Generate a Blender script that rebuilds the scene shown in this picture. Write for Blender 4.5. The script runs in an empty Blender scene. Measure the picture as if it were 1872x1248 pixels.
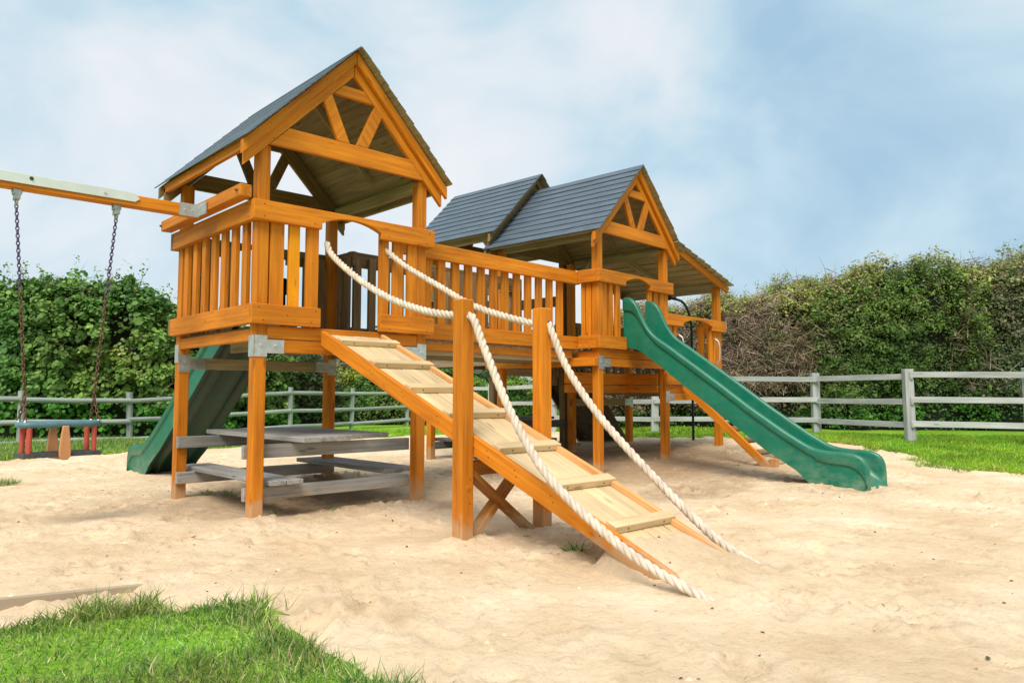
import bpy, bmesh, math, random
import numpy as np
from mathutils import Vector, Matrix
R = math.radians
random.seed(7); rng = np.random.default_rng(7)
scene = bpy.context.scene
COL = scene.collection

# ------------------------------------------------------------------ camera
YAW, PITCH = 0.8159, 0.0713
CAM = Vector((-2.5997, -5.7925, 1.0))
fw = Vector((math.cos(YAW)*math.cos(PITCH), math.sin(YAW)*math.cos(PITCH), math.sin(PITCH)))
rt = Vector((math.sin(YAW), -math.cos(YAW), 0)); up = rt.cross(fw)
cd = bpy.data.cameras.new('camera'); cam = bpy.data.objects.new('camera', cd); COL.objects.link(cam)
cam.matrix_world = Matrix(((rt.x, up.x, -fw.x, CAM.x), (rt.y, up.y, -fw.y, CAM.y), (rt.z, up.z, -fw.z, CAM.z), (0, 0, 0, 1)))
cd.sensor_width = 36; cd.lens = 36*1363.74/1872; cd.clip_end = 3000; cd.clip_start = 0.05
scene.camera = cam

# ------------------------------------------------------------------ world and sun
SUN_EL, SUN_AZ = R(52), R(215)          # azimuth the light comes from, measured from +X
scene.view_settings.view_transform = 'Standard'; scene.view_settings.look = 'None'
scene.view_settings.exposure = 0.72; scene.view_settings.gamma = 1
w = bpy.data.worlds.new("World"); scene.world = w; w.use_nodes = True
nt = w.node_tree; nt.nodes.clear()
def N(t, typ, **kw):
    n = t.nodes.new(typ)
    for k, v in kw.items(): setattr(n, k, v)
    return n
def L(t, a, b): t.links.new(a, b)
def ramp(t, pts, interp='LINEAR'):
    n = t.nodes.new('ShaderNodeValToRGB'); cr = n.color_ramp; cr.interpolation = interp
    while len(cr.elements) < len(pts): cr.elements.new(0.5)
    for e, (p, c) in zip(cr.elements, pts):
        e.position = p; e.color = (*c, 1) if len(c) == 3 else c
    return n
out = N(nt, 'ShaderNodeOutputWorld'); bg = N(nt, 'ShaderNodeBackground')
sky = N(nt, 'ShaderNodeTexSky'); sky.sky_type = 'NISHITA'; sky.sun_disc = False
sky.sun_elevation = SUN_EL; sky.sun_rotation = math.pi/2-SUN_AZ; sky.dust_density = 2.0
tc = N(nt, 'ShaderNodeTexCoord')
def msc(x, mul, add):
    n = N(nt, 'ShaderNodeMath', operation='MULTIPLY_ADD'); L(nt, x, n.inputs[0]); n.inputs[1].default_value = mul; n.inputs[2].default_value = add; return n.outputs[0]
mp = N(nt, 'ShaderNodeMapping'); L(nt, tc.outputs['Generated'], mp.inputs[0]); mp.inputs['Location'].default_value = (4.3, 2.2, 1.4); mp.inputs['Scale'].default_value = (1, 1, 1.35)
n1 = N(nt, 'ShaderNodeTexNoise'); L(nt, mp.outputs[0], n1.inputs['Vector']); n1.inputs['Scale'].default_value = 3.6
n1.inputs['Detail'].default_value = 5; n1.inputs['Roughness'].default_value = 0.5; n1.inputs['Distortion'].default_value = 0.35
field = msc(n1.outputs['Fac'], 2.2, 0.60-1.1)
# cloud banks and thin places, by direction in the sky (azimuth from +X, elevation, angular radius, strength)
BANKS = [(27, 25, .34, -.20), (20, 30, .25, -.12), (20, 20, .2, -.08), (41, 22, .13, .28), (46.5, 27, .12, -.25), (37, 27, .09, .22), (72, 13, .28, .18), (80, 20, .22, -.26), (66, 25, .2, -.12), (60, 30, .15, .15), (24, 15, .3, -.18), (51, 18, .16, .28), (54, 25, .13, -.08), (84, 27, .1, .2), (60, 20, .2, .1)]
for az, el, rad, amp in BANKS:
    az, el = R(az), R(el)
    dn = N(nt, 'ShaderNodeVectorMath', operation='DISTANCE'); L(nt, tc.outputs['Generated'], dn.inputs[0]); dn.inputs[1].default_value = (math.cos(el)*math.cos(az), math.cos(el)*math.sin(az), math.sin(el))
    mr = N(nt, 'ShaderNodeMapRange', interpolation_type='SMOOTHSTEP'); L(nt, dn.outputs['Value'], mr.inputs[0]); mr.inputs[1].default_value = 0; mr.inputs[2].default_value = rad*1.25; mr.inputs[3].default_value = amp; mr.inputs[4].default_value = 0
    ad = N(nt, 'ShaderNodeMath', operation='ADD'); L(nt, field, ad.inputs[0]); L(nt, mr.outputs[0], ad.inputs[1]); field = ad.outputs[0]
cr2 = ramp(nt, [(0.05, (2.45, 3.65, 4.7)), (0.42, (3.5, 4.6, 5.25)), (0.70, (4.7, 5.2, 5.55)), (1.0, (5.45, 5.6, 5.75))]); L(nt, field, cr2.inputs[0])
m2 = N(nt, 'ShaderNodeMix', data_type='RGBA'); m2.inputs[0].default_value = .93
L(nt, sky.outputs[0], m2.inputs[6]); L(nt, cr2.outputs[0], m2.inputs[7])
L(nt, m2.outputs[2], bg.inputs[0]); bg.inputs[1].default_value = 0.1; L(nt, bg.outputs[0], out.inputs[0])
sd = bpy.data.lights.new('sun', 'SUN'); sd.energy = 2.5; sd.angle = R(32); sd.color = (1, 0.93, 0.82)
so = bpy.data.objects.new('sun', sd); COL.objects.link(so)
sv = Vector((math.cos(SUN_EL)*math.cos(SUN_AZ), math.cos(SUN_EL)*math.sin(SUN_AZ), math.sin(SUN_EL)))
so.rotation_euler = sv.to_track_quat('Z', 'Y').to_euler()

# ------------------------------------------------------------------ materials
def newmat(name):
    m = bpy.data.materials.new(name); m.use_nodes = True; t = m.node_tree
    b = t.nodes['Principled BSDF']; return m, t, b
def uvmap(t, sx_, sy_, rnd=True):
    uv = N(t, 'ShaderNodeUVMap'); m = N(t, 'ShaderNodeMapping'); L(t, uv.outputs[0], m.inputs[0])
    m.inputs['Scale'].default_value = (sx_, sy_, 1); return m.outputs[0]
def wood(name, c_lo, c_hi, rough=0.6, streak=0.5, grey=None, bump=0.25, dust=True, grain=(1.3, 26), knots=True, var=0.2):
    m, t, b = newmat(name)
    v = uvmap(t, *grain)
    n = N(t, 'ShaderNodeTexNoise'); L(t, v, n.inputs['Vector']); n.inputs['Scale'].default_value = 1.0; n.inputs['Detail'].default_value = 6; n.inputs['Roughness'].default_value = .65; n.inputs['Distortion'].default_value = .6
    rr = ramp(t, [(0.28, c_lo), (0.62, c_hi)]); L(t, n.outputs['Fac'], rr.inputs[0])
    # broad blotches
    v2 = uvmap(t, 1.6, 3.5); nb = N(t, 'ShaderNodeTexNoise'); L(t, v2, nb.inputs['Vector']); nb.inputs['Scale'].default_value = 1; nb.inputs['Detail'].default_value = 3
    hs = N(t, 'ShaderNodeHueSaturation'); L(t, rr.outputs[0], hs.inputs['Color'])
    oi = N(t, 'ShaderNodeObjectInfo'); mr = N(t, 'ShaderNodeMapRange'); L(t, oi.outputs['Random'], mr.inputs[0]); mr.inputs[3].default_value = 1-var; mr.inputs[4].default_value = 1+var*.7
    mr2 = N(t, 'ShaderNodeMapRange'); L(t, nb.outputs['Fac'], mr2.inputs[0]); mr2.inputs[1].default_value = .3; mr2.inputs[2].default_value = .7; mr2.inputs[3].default_value = .82; mr2.inputs[4].default_value = 1.12
    mm = N(t, 'ShaderNodeMath', operation='MULTIPLY'); L(t, mr.outputs[0], mm.inputs[0]); L(t, mr2.outputs[0], mm.inputs[1]); L(t, mm.outputs[0], hs.inputs['Value'])
    col = hs.outputs[0]
    if knots:
        v3 = uvmap(t, 2.2, 9); vo = N(t, 'ShaderNodeTexVoronoi'); L(t, v3, vo.inputs['Vector']); vo.inputs['Scale'].default_value = 1
        kr = ramp(t, [(0.06, (1, 1, 1)), (0.13, (0, 0, 0))]); L(t, vo.outputs['Distance'], kr.inputs[0]); cv = uvmap(t, .8, 75); cn = N(t, 'ShaderNodeTexNoise'); L(t, cv, cn.inputs['Vector']); cn.inputs['Scale'].default_value = 1; cn.inputs['Detail'].default_value = 3; ck = ramp(t, [(0.655, (0, 0, 0)), (0.70, (.8, .8, .8))]); L(t, cn.outputs['Fac'], ck.inputs[0]); kx = N(t, 'ShaderNodeMath', operation='MAXIMUM'); L(t, kr.outputs[0], kx.inputs[0]); L(t, ck.outputs[0], kx.inputs[1])
        km = N(t, 'ShaderNodeMath', operation='MULTIPLY'); L(t, kx.outputs[0], km.inputs[0]); km.inputs[1].default_value = .6
        mk = N(t, 'ShaderNodeMix', data_type='RGBA'); L(t, km.outputs[0], mk.inputs[0]); L(t, col, mk.inputs[6]); mk.inputs[7].default_value = (c_lo[0]*.4, c_lo[1]*.35, c_lo[2]*.4, 1)
        col = mk.outputs[2]
    if dust:
        ge = N(t, 'ShaderNodeNewGeometry'); sp = N(t, 'ShaderNodeSeparateXYZ'); L(t, ge.outputs['Position'], sp.inputs[0])
        dn = N(t, 'ShaderNodeTexNoise'); dn.inputs['Scale'].default_value = 9; dn.inputs['Detail'].default_value = 5; L(t, ge.outputs['Position'], dn.inputs['Vector'])
        a = N(t, 'ShaderNodeMath', operation='MULTIPLY_ADD'); L(t, dn.outputs['Fac'], a.inputs[0]); a.inputs[1].default_value = -.35; L(t, sp.outputs['Z'], a.inputs[2])
        dr = ramp(t, [(0.0, (1, 1, 1)), (0.10, (0, 0, 0))]); ad_ = N(t, 'ShaderNodeMath', operation='ADD'); L(t, a.outputs[0], ad_.inputs[0]); ad_.inputs[1].default_value = .07; L(t, ad_.outputs[0], dr.inputs[0])
        dm = N(t, 'ShaderNodeMath', operation='MULTIPLY'); L(t, dr.outputs[0], dm.inputs[0]); dm.inputs[1].default_value = .6
        md = N(t, 'ShaderNodeMix', data_type='RGBA'); L(t, dm.outputs[0], md.inputs[0]); L(t, col, md.inputs[6]); md.inputs[7].default_value = (.45, .33, .2, 1)
        col = md.outputs[2]
    L(t, col, b.inputs['Base Color'])
    b.inputs['Roughness'].default_value = rough; b.inputs['Specular IOR Level'].default_value = .22
    bp = N(t, 'ShaderNodeBump'); bp.inputs['Strength'].default_value = bump; bp.inputs['Distance'].default_value = .003
    L(t, n.outputs['Fac'], bp.inputs['Height']); L(t, bp.outputs[0], b.inputs['Normal'])
    return m
M = {}
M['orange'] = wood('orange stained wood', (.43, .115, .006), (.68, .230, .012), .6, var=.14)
M['orange_bright'] = wood('bright orange stained wood', (.72, .25, .004), (.88, .34, .006), .5, var=.05)
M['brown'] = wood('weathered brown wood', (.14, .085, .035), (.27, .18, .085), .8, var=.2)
M['greybrown'] = wood('unstained underside boards', (.22, .165, .095), (.44, .345, .22), .85, var=.2)
M['fence_grey'] = wood('grey green round fence poles', (.20, .235, .215), (.34, .38, .35), .85, var=.12, dust=False)
M['pale'] = wood('pale untreated wood', (.54, .385, .205), (.69, .53, .31), .75, var=.08, dust=False)
M['grey'] = wood('weathered grey wood', (.19, .185, .178), (.36, .35, .33), .85, var=.12)
M['fence'] = wood('silvered fence wood', (.30, .315, .31), (.48, .50, .49), .85, var=.15, dust=False)
M['sandyorange'] = wood('sand worn orange wood', (.50, .22, .06), (.70, .38, .16), .7)
M['shade_wood'] = wood('planks with painted underside shade', (.045, .036, .018), (.11, .085, .045), .85)  # the climbing wall's underside shade is put into the plank colour
M['grey_shade'] = wood('shaded copy of weathered grey wood', (.07, .07, .068), (.13, .13, .125), .8)  # the grey table wood again, darkened to paint shade under the rear tower
M['stainbrown'] = wood('dark orange brown stained wood', (.20, .07, .012), (.40, .16, .03), .65)
M['log'] = wood('log rung wood', (.16, .09, .045), (.33, .21, .11), .8)
M['moss'] = wood('mossy shingle end', (.055, .06, .02), (.17, .17, .07), .9, dust=False)
def slate():
    m, t, b = newmat('slate blue roof boards')
    v = uvmap(t, 2.0, 30); n = N(t, 'ShaderNodeTexNoise'); L(t, v, n.inputs['Vector']); n.inputs['Scale'].default_value = 1; n.inputs['Detail'].default_value = 7; n.inputs['Roughness'].default_value = .7
    rr = ramp(t, [(0.3, (.042, .060, .085)), (0.5, (.078, .105, .138)), (0.72, (.14, .175, .215))]); L(t, n.outputs['Fac'], rr.inputs[0])
    L(t, rr.outputs[0], b.inputs['Base Color']); b.inputs['Roughness'].default_value = .5
    bp = N(t, 'ShaderNodeBump'); bp.inputs['Strength'].default_value = .35; bp.inputs['Distance'].default_value = .004; L(t, n.outputs['Fac'], bp.inputs['Height']); L(t, bp.outputs[0], b.inputs['Normal'])
    return m
M['slate'] = slate()
def plain(name, c, rough=.5, metal=0, nscale=30, namt=.2, bump=.1, c2=None, coords='Object'):
    m, t, b = newmat(name)
    tc = N(t, 'ShaderNodeTexCoord'); n = N(t, 'ShaderNodeTexNoise'); L(t, tc.outputs[coords], n.inputs['Vector']); n.inputs['Scale'].default_value = nscale; n.inputs['Detail'].default_value = 5
    lo = tuple(x*(1-namt) for x in c) if c2 is None else c2
    rr = ramp(t, [(0.35, lo), (0.65, c)]); L(t, n.outputs['Fac'], rr.inputs[0]); L(t, rr.outputs[0], b.inputs['Base Color'])
    b.inputs['Roughness'].default_value = rough; b.inputs['Metallic'].default_value = metal
    if bump:
        bp = N(t, 'ShaderNodeBump'); bp.inputs['Strength'].default_value = bump; bp.inputs['Distance'].default_value = .004; L(t, n.outputs['Fac'], bp.inputs['Height']); L(t, bp.outputs[0], b.inputs['Normal'])
    return m
M['green'] = mgreen = plain('green moulded plastic', (.0, .145, .084), .36, nscale=3.5, namt=.16, bump=.05)
mgreen.node_tree.nodes['Principled BSDF'].inputs['Specular IOR Level'].default_value = .5
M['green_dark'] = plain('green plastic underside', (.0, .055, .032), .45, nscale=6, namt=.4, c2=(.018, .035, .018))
for key_ in ('green',):
    t_ = M[key_].node_tree; b_ = t_.nodes['Principled BSDF']; src = b_.inputs['Base Color'].links[0].from_socket
    ge_ = N(t_, 'ShaderNodeNewGeometry'); sp_ = N(t_, 'ShaderNodeSeparateXYZ'); L(t_, ge_.outputs['Position'], sp_.inputs[0])
    nz_ = N(t_, 'ShaderNodeTexNoise'); mp_ = N(t_, 'ShaderNodeMapping'); mp_.inputs['Scale'].default_value = (14, 3, 5); L(t_, ge_.outputs['Position'], mp_.inputs[0]); L(t_, mp_.outputs[0], nz_.inputs['Vector']); nz_.inputs['Scale'].default_value = 1.6; nz_.inputs['Detail'].default_value = 6; nz_.inputs['Roughness'].default_value = .7
    zr_ = N(t_, 'ShaderNodeMapRange'); L(t_, sp_.outputs['Z'], zr_.inputs[0]); zr_.inputs[1].default_value = 0; zr_.inputs[2].default_value = .45; zr_.inputs[3].default_value = .55; zr_.inputs[4].default_value = .10
    nr_ = ramp(t_, [(0.42, (0, 0, 0)), (0.75, (1, 1, 1))]); L(t_, nz_.outputs['Fac'], nr_.inputs[0])
    mu_ = N(t_, 'ShaderNodeMath', operation='MULTIPLY'); L(t_, nr_.outputs[0], mu_.inputs[0]); L(t_, zr_.outputs[0], mu_.inputs[1])
    mm_ = N(t_, 'ShaderNodeMix', data_type='RGBA'); L(t_, mu_.outputs[0], mm_.inputs[0]); L(t_, src, mm_.inputs[6]); mm_.inputs[7].default_value = (.30, .36, .25, 1); L(t_, mm_.outputs[2], b_.inputs['Base Color'])
M['zinc'] = plain('galvanised steel', (.62, .64, .64), .42, .75, 18, .22)
M['zinc_matt'] = plain('dull grey steel', (.42, .44, .45), .5, .5, 14, .35)
M['nail'] = plain('dark nail head', (.10, .05, .025), .6, .3, 50, .4)
M['whiteplate'] = plain('pale painted steel plate', (.66, .70, .68), .45, .1, 8, .1)
M['rope'] = plain('cream rope fibres', (.68, .57, .46), .9, 0, 14, .28, .5)
M['ropeblue'] = plain('chain paint', (.10, .09, .20), .5, .5, 20, .4)
M['rust'] = plain('rusty chain steel', (.22, .12, .08), .6, .6, 60, .55, .2)
M['chainpurple'] = plain('purple tinted chain steel', (.14, .10, .20), .5, .6, 60, .4)
M['red'] = plain('faded red rubber', (.48, .075, .05), .6, 0, 10, .2)
M['bluegrey'] = plain('blue grey rubber ring', (.09, .21, .25), .55, 0, 12, .25)
M['tan'] = plain('tan rubber divider', (.58, .27, .11), .6, 0, 8, .15)
M['blackrub'] = plain('black rubber seat', (.075, .075, .08), .6, 0, 14, .4)
M['navy'] = plain('dark blue steel pole', (.012, .02, .045), .3, .4, 5, .1)
M['house'] = plain('white house wall', (.6, .62, .6), .8)
M['houseroof'] = plain('grey house roof', (.35, .38, .42), .8)

# sand
def sandmat():
    m, t, b = newmat('sand')
    ge = N(t, 'ShaderNodeNewGeometry')
    n = N(t, 'ShaderNodeTexNoise'); L(t, ge.outputs['Position'], n.inputs['Vector']); n.inputs['Scale'].default_value = 1.1; n.inputs['Detail'].default_value = 8; n.inputs['Roughness'].default_value = .6
    rr = ramp(t, [(0.32, (.64, .47, .295)), (0.5, (.74, .575, .39)), (0.66, (.82, .665, .475))]); L(t, n.outputs['Fac'], rr.inputs[0])
    # browner for painted shade under the structure and for trodden sand, where attribute 'trod' is high
    at = N(t, 'ShaderNodeAttribute', attribute_name='trod_shade'); n3 = N(t, 'ShaderNodeTexNoise'); L(t, ge.outputs['Position'], n3.inputs['Vector']); n3.inputs['Scale'].default_value = 5; n3.inputs['Detail'].default_value = 6
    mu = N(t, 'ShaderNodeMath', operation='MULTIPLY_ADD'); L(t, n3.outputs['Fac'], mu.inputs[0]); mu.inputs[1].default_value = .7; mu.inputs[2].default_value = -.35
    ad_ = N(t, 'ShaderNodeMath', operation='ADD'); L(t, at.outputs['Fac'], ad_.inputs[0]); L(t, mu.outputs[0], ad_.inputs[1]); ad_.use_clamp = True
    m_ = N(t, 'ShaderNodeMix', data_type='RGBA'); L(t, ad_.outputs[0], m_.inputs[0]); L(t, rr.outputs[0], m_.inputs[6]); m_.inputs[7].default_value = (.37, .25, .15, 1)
    # dark specks
    vo = N(t, 'ShaderNodeTexVoronoi'); L(t, ge.outputs['Position'], vo.inputs['Vector']); vo.inputs['Scale'].default_value = 13
    sr = ramp(t, [(0.03, (1, 1, 1)), (0.07, (0, 0, 0))]); L(t, vo.outputs['Distance'], sr.inputs[0])
    sm = N(t, 'ShaderNodeMath', operation='MULTIPLY'); L(t, sr.outputs[0], sm.inputs[0]); sm.inputs[1].default_value = .35
    m3 = N(t, 'ShaderNodeMix', data_type='RGBA'); L(t, sm.outputs[0], m3.inputs[0]); L(t, m_.outputs[2], m3.inputs[6]); m3.inputs[7].default_value = (.2, .14, .09, 1)
    fn = N(t, 'ShaderNodeTexNoise'); L(t, ge.outputs['Position'], fn.inputs['Vector']); fn.inputs['Scale'].default_value = 21; fn.inputs['Detail'].default_value = 8; fn.inputs['Roughness'].default_value = .78
    fr = ramp(t, [(0.33, (.74, .69, .63)), (0.44, (.97, .965, .955)), (0.55, (1, 1, 1))]); L(t, fn.outputs['Fac'], fr.inputs[0])
    fm = N(t, 'ShaderNodeMix', data_type='RGBA', blend_type='MULTIPLY'); fm.inputs[0].default_value = 1; L(t, m3.outputs[2], fm.inputs[6]); L(t, fr.outputs[0], fm.inputs[7])
    L(t, fm.outputs[2], b.inputs['Base Color']); b.inputs['Roughness'].default_value = .95; b.inputs['Specular IOR Level'].default_value = .1
    n2 = N(t, 'ShaderNodeTexNoise'); L(t, ge.outputs['Position'], n2.inputs['Vector']); n2.inputs['Scale'].default_value = 17; n2.inputs['Detail'].default_value = 9; n2.inputs['Roughness'].default_value = .72
    bp = N(t, 'ShaderNodeBump'); bp.inputs['Strength'].default_value = .85; bp.inputs['Distance'].default_value = .03; L(t, n2.outputs['Fac'], bp.inputs['Height']); L(t, bp.outputs[0], b.inputs['Normal'])
    return m
M['sand'] = sandmat()
def lawnmat():
    m, t, b = newmat('lawn')
    ge = N(t, 'ShaderNodeNewGeometry')
    n = N(t, 'ShaderNodeTexNoise'); L(t, ge.outputs['Position'], n.inputs['Vector']); n.inputs['Scale'].default_value = .9; n.inputs['Detail'].default_value = 9; n.inputs['Roughness'].default_value = .7
    rr = ramp(t, [(0.3, (.12, .27, .02)), (0.5, (.20, .38, .03)), (0.7, (.30, .46, .05))]); L(t, n.outputs['Fac'], rr.inputs[0]); L(t, rr.outputs[0], b.inputs['Base Color'])
    b.inputs['Roughness'].default_value = .9; b.inputs['Specular IOR Level'].default_value = .1
    n2 = N(t, 'ShaderNodeTexNoise'); L(t, ge.outputs['Position'], n2.inputs['Vector']); n2.inputs['Scale'].default_value = 40; n2.inputs['Detail'].default_value = 4
    bp = N(t, 'ShaderNodeBump'); bp.inputs['Strength'].default_value = .8; bp.inputs['Distance'].default_value = .04; L(t, n2.outputs['Fac'], bp.inputs['Height']); L(t, bp.outputs[0], b.inputs['Normal'])
    return m
M['lawn'] = lawnmat()
def leafmat(name, transl=.3, rough=.55):
    m, t, b = newmat(name)
    at = N(t, 'ShaderNodeAttribute', attribute_name='tint'); L(t, at.outputs['Color'], b.inputs['Base Color']); b.inputs['Roughness'].default_value = rough
    b.inputs['Specular IOR Level'].default_value = .3
    tr = N(t, 'ShaderNodeBsdfTranslucent'); L(t, at.outputs['Color'], tr.inputs['Color'])
    mxs = N(t, 'ShaderNodeMixShader'); mxs.inputs[0].default_value = transl; o = t.nodes['Material Output']
    L(t, b.outputs[0], mxs.inputs[1]); L(t, tr.outputs[0], mxs.inputs[2]); L(t, mxs.outputs[0], o.inputs[0])
    return m
M['leaf'] = leafmat('leaves'); M['twig'] = leafmat('twigs', 0.0, .9); M['blade'] = leafmat('grass blades', .35, .5)
M['core'] = plain('painted hedge interior shade', (.010, .014, .006), .95, 0, 2.5, .5, 0)
M['bark'] = plain('bark', (.10, .075, .05), .9, 0, 8, .5, .4)

# ------------------------------------------------------------------ mesh helpers
class MB:
    def __init__(s): s.v = []; s.f = []; s.mi = []; s.uv = []
    def add(s, verts, faces, axis=Vector((0, 0, 1)), mi=0):
        o = len(s.v); axis = Vector(axis).normalized(); off = random.random()*50
        verts = [Vector(p) for p in verts]; s.v += verts
        for f in faces:
            a, b_, c = verts[f[0]], verts[f[1]], verts[f[2]]
            n = (b_-a).cross(c-a)
            if n.length < 1e-12 and len(f) > 3: n = (verts[f[2]]-a).cross(verts[f[3]]-a)
            if n.length < 1e-12: n = Vector((0, 0, 1))
            n.normalize(); t = n.cross(axis)
            if t.length < .3: # end grain
                t = axis.orthogonal().normalized(); ax = n.cross(t); s.uv.append([((p-verts[0]).dot(ax)*8+off, (p-verts[0]).dot(t)+off) for p in (verts[i] for i in f)])
            else:
                s.uv.append([(p.dot(axis)+off, p.dot(t)+off*.37) for p in (verts[i] for i in f)])
            s.f.append([i+o for i in f]); s.mi.append(mi)
    def box(s, x0, x1, y0, y1, z0, z1, mi=0, axis=None):
        d = [x1-x0, y1-y0, z1-z0]
        if axis is None: axis = [Vector((1, 0, 0)), Vector((0, 1, 0)), Vector((0, 0, 1))][d.index(max(d))]
        vs = [(x, y, z) for x in (x0, x1) for y in (y0, y1) for z in (z0, z1)]
        s.add(vs, [(0, 1, 3, 2), (4, 6, 7, 5), (0, 4, 5, 1), (2, 3, 7, 6), (0, 2, 6, 4), (1, 5, 7, 3)], axis, mi); return s
    def bar(s, a, b, w_, h_, upv=(0, 0, 1), mi=0):   # box from a to b, w across, h along upv-ish
        a, b = Vector(a), Vector(b); d = (b-a).normalized(); side = d.cross(Vector(upv)).normalized(); u = side.cross(d)
        vs = [p+side*(i*w_/2)+u*(j*h_/2) for p in (a, b) for i in (-1, 1) for j in (-1, 1)]
        s.add(vs, [(0, 2, 3, 1), (4, 5, 7, 6), (0, 1, 5, 4), (2, 6, 7, 3), (0, 4, 6, 2), (1, 3, 7, 5)], d, mi); return s
    def prism(s, poly, fn, t0, t1, axis, mi=0):      # poly in 2D, fn(p, t) -> 3D
        n = len(poly); vs = [fn(p, t0) for p in poly]+[fn(p, t1) for p in poly]
        s.add(vs, [list(range(n))[::-1], [i+n for i in range(n)]]+[[i, (i+1) % n, (i+1) % n+n, i+n] for i in range(n)], axis, mi); return s
    def disc(s, c, n, r, h=.004, mi=1, seg=8, cone=.7):
        c, n = Vector(c), Vector(n).normalized(); a = n.orthogonal().normalized(); b = n.cross(a)
        vs = [c+a*math.cos(k*2*math.pi/seg)*r+b*math.sin(k*2*math.pi/seg)*r-n*.002 for k in range(seg)]+[c+a*math.cos(k*2*math.pi/seg)*r*cone+b*math.sin(k*2*math.pi/seg)*r*cone+n*h for k in range(seg)]
        s.add(vs, [[i, (i+1) % seg, (i+1) % seg+seg, i+seg] for i in range(seg)]+[[i+seg for i in range(seg)]], n, mi); return s
    def tube(s, pts, r, seg=10, mi=0, cap=True, closed=False):
        pts = [Vector(p) for p in pts]; n = len(pts); rs = r if hasattr(r, '__len__') else [r]*n
        vs = []; prev = None
        for i, p in enumerate(pts):
            if closed: d = pts[(i+1) % n]-pts[i-1]
            else: d = pts[min(i+1, n-1)]-pts[max(i-1, 0)]
            d.normalize()
            a = d.orthogonal().normalized() if prev is None else (prev-d*prev.dot(d)).normalized()
            prev = a; b = d.cross(a)
            vs += [p+(a*math.cos(k*2*math.pi/seg)+b*math.sin(k*2*math.pi/seg))*rs[i] for k in range(seg)]
        fs = []
        for i in range(n if closed else n-1):
            j = (i+1) % n
            for k in range(seg): fs.append([i*seg+k, i*seg+(k+1) % seg, j*seg+(k+1) % seg, j*seg+k])
        if cap and not closed: fs.append(list(range(seg))[::-1]); fs.append([(n-1)*seg+k for k in range(seg)])
        s.add(vs, fs, (pts[-1]-pts[0]) if not closed and (pts[-1]-pts[0]).length > 1e-6 else (0, 0, 1), mi); return s
    def build(s, name, mats, parent=None, bevel=.004, smooth=False, label=None):
        me = bpy.data.meshes.new(name); me.from_pydata([tuple(v) for v in s.v], [], s.f)
        uv = me.uv_layers.new(name='UVMap'); flat = [c for f in s.uv for p in f for c in p]; uv.data.foreach_set('uv', flat)
        me.polygons.foreach_set('material_index', s.mi)
        mats = mats if isinstance(mats, (list, tuple)) else [mats]
        for m in mats: me.materials.append(M[m] if isinstance(m, str) else m)
        bm = bmesh.new(); bm.from_mesh(me)
        bmesh.ops.recalc_face_normals(bm, faces=bm.faces)
        if bevel:
            es = [e for e in bm.edges if len(e.link_faces) == 2 and e.calc_face_angle(0) > .6 and e.link_faces[0].material_index == 0 and e.link_faces[1].material_index == 0 and e.calc_length() > .012]
            bmesh.ops.bevel(bm, geom=es, offset=bevel, segments=1, affect='EDGES', clamp_overlap=True)
        bm.to_mesh(me); bm.free()
        if smooth: me.polygons.foreach_set('use_smooth', [True]*len(me.polygons))
        o = bpy.data.objects.new(name, me); COL.objects.link(o)
        if parent: o.parent = parent
        if label: o['label'] = label
        return o
def empty(name, loc=(0, 0, 0), rz=0, label=None, cat=None, group=None):
    o = bpy.data.objects.new(name, None); o.empty_display_size = .2; COL.objects.link(o); o.location = loc; o.rotation_euler = (0, 0, rz)
    if label: o['label'] = label; o['category'] = cat
    if group: o['group'] = group
    return o
def tag(o, label, cat, group=None, kind=None):
    if label: o['label'] = label
    if cat: o['category'] = cat
    if group: o['group'] = group
    if kind: o['kind'] = kind
    return o
def cam_point(px, depth, z):
    s_ = (px-936)/1363.74*depth/math.cos(0)   # lateral
    fh = Vector((math.cos(YAW), math.sin(YAW))); rh = Vector((math.sin(YAW), -math.cos(YAW)))
    p = Vector((CAM.x, CAM.y))+fh*depth+rh*s_
    return Vector((p.x, p.y, z))
def sstep(x): x = np.clip(x, 0, 1); return x*x*(3-2*x)
def ground(x, y):
    x = np.asarray(x, float); y = np.asarray(y, float)
    d = (x-CAM.x)*math.cos(YAW)+(y-CAM.y)*math.sin(YAW); s_ = (x-CAM.x)*math.sin(YAW)-(y-CAM.y)*math.cos(YAW)
    return .26*sstep((d-9.0)/4.0)*sstep((s_+1.5)/5.5)
def gz(x, y): return float(ground(x, y))
# smooth value noise
def vnoise(x, y, seed=0):
    xi = np.floor(x).astype(np.int64); yi = np.floor(y).astype(np.int64); fx = x-xi; fy = y-yi
    def h(a, b):
        v = (a*374761393+b*668265263+seed*1274126177) & 0xffffffff
        v = ((v ^ (v >> 13))*1274126177) & 0xffffffff
        return ((v ^ (v >> 16)) & 0xffff)/65535.
    fx = fx*fx*(3-2*fx); fy = fy*fy*(3-2*fy)
    return (h(xi, yi)*(1-fx)+h(xi+1, yi)*fx)*(1-fy)+(h(xi, yi+1)*(1-fx)+h(xi+1, yi+1)*fx)*fy
def fbm(x, y, seed=0, o=4, g=.5):
    r = 0; a = 1; t = 0
    for i in range(o): r = r+a*vnoise(x*2**i, y*2**i, seed+i*17); t += a; a *= g
    return r/t

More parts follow.
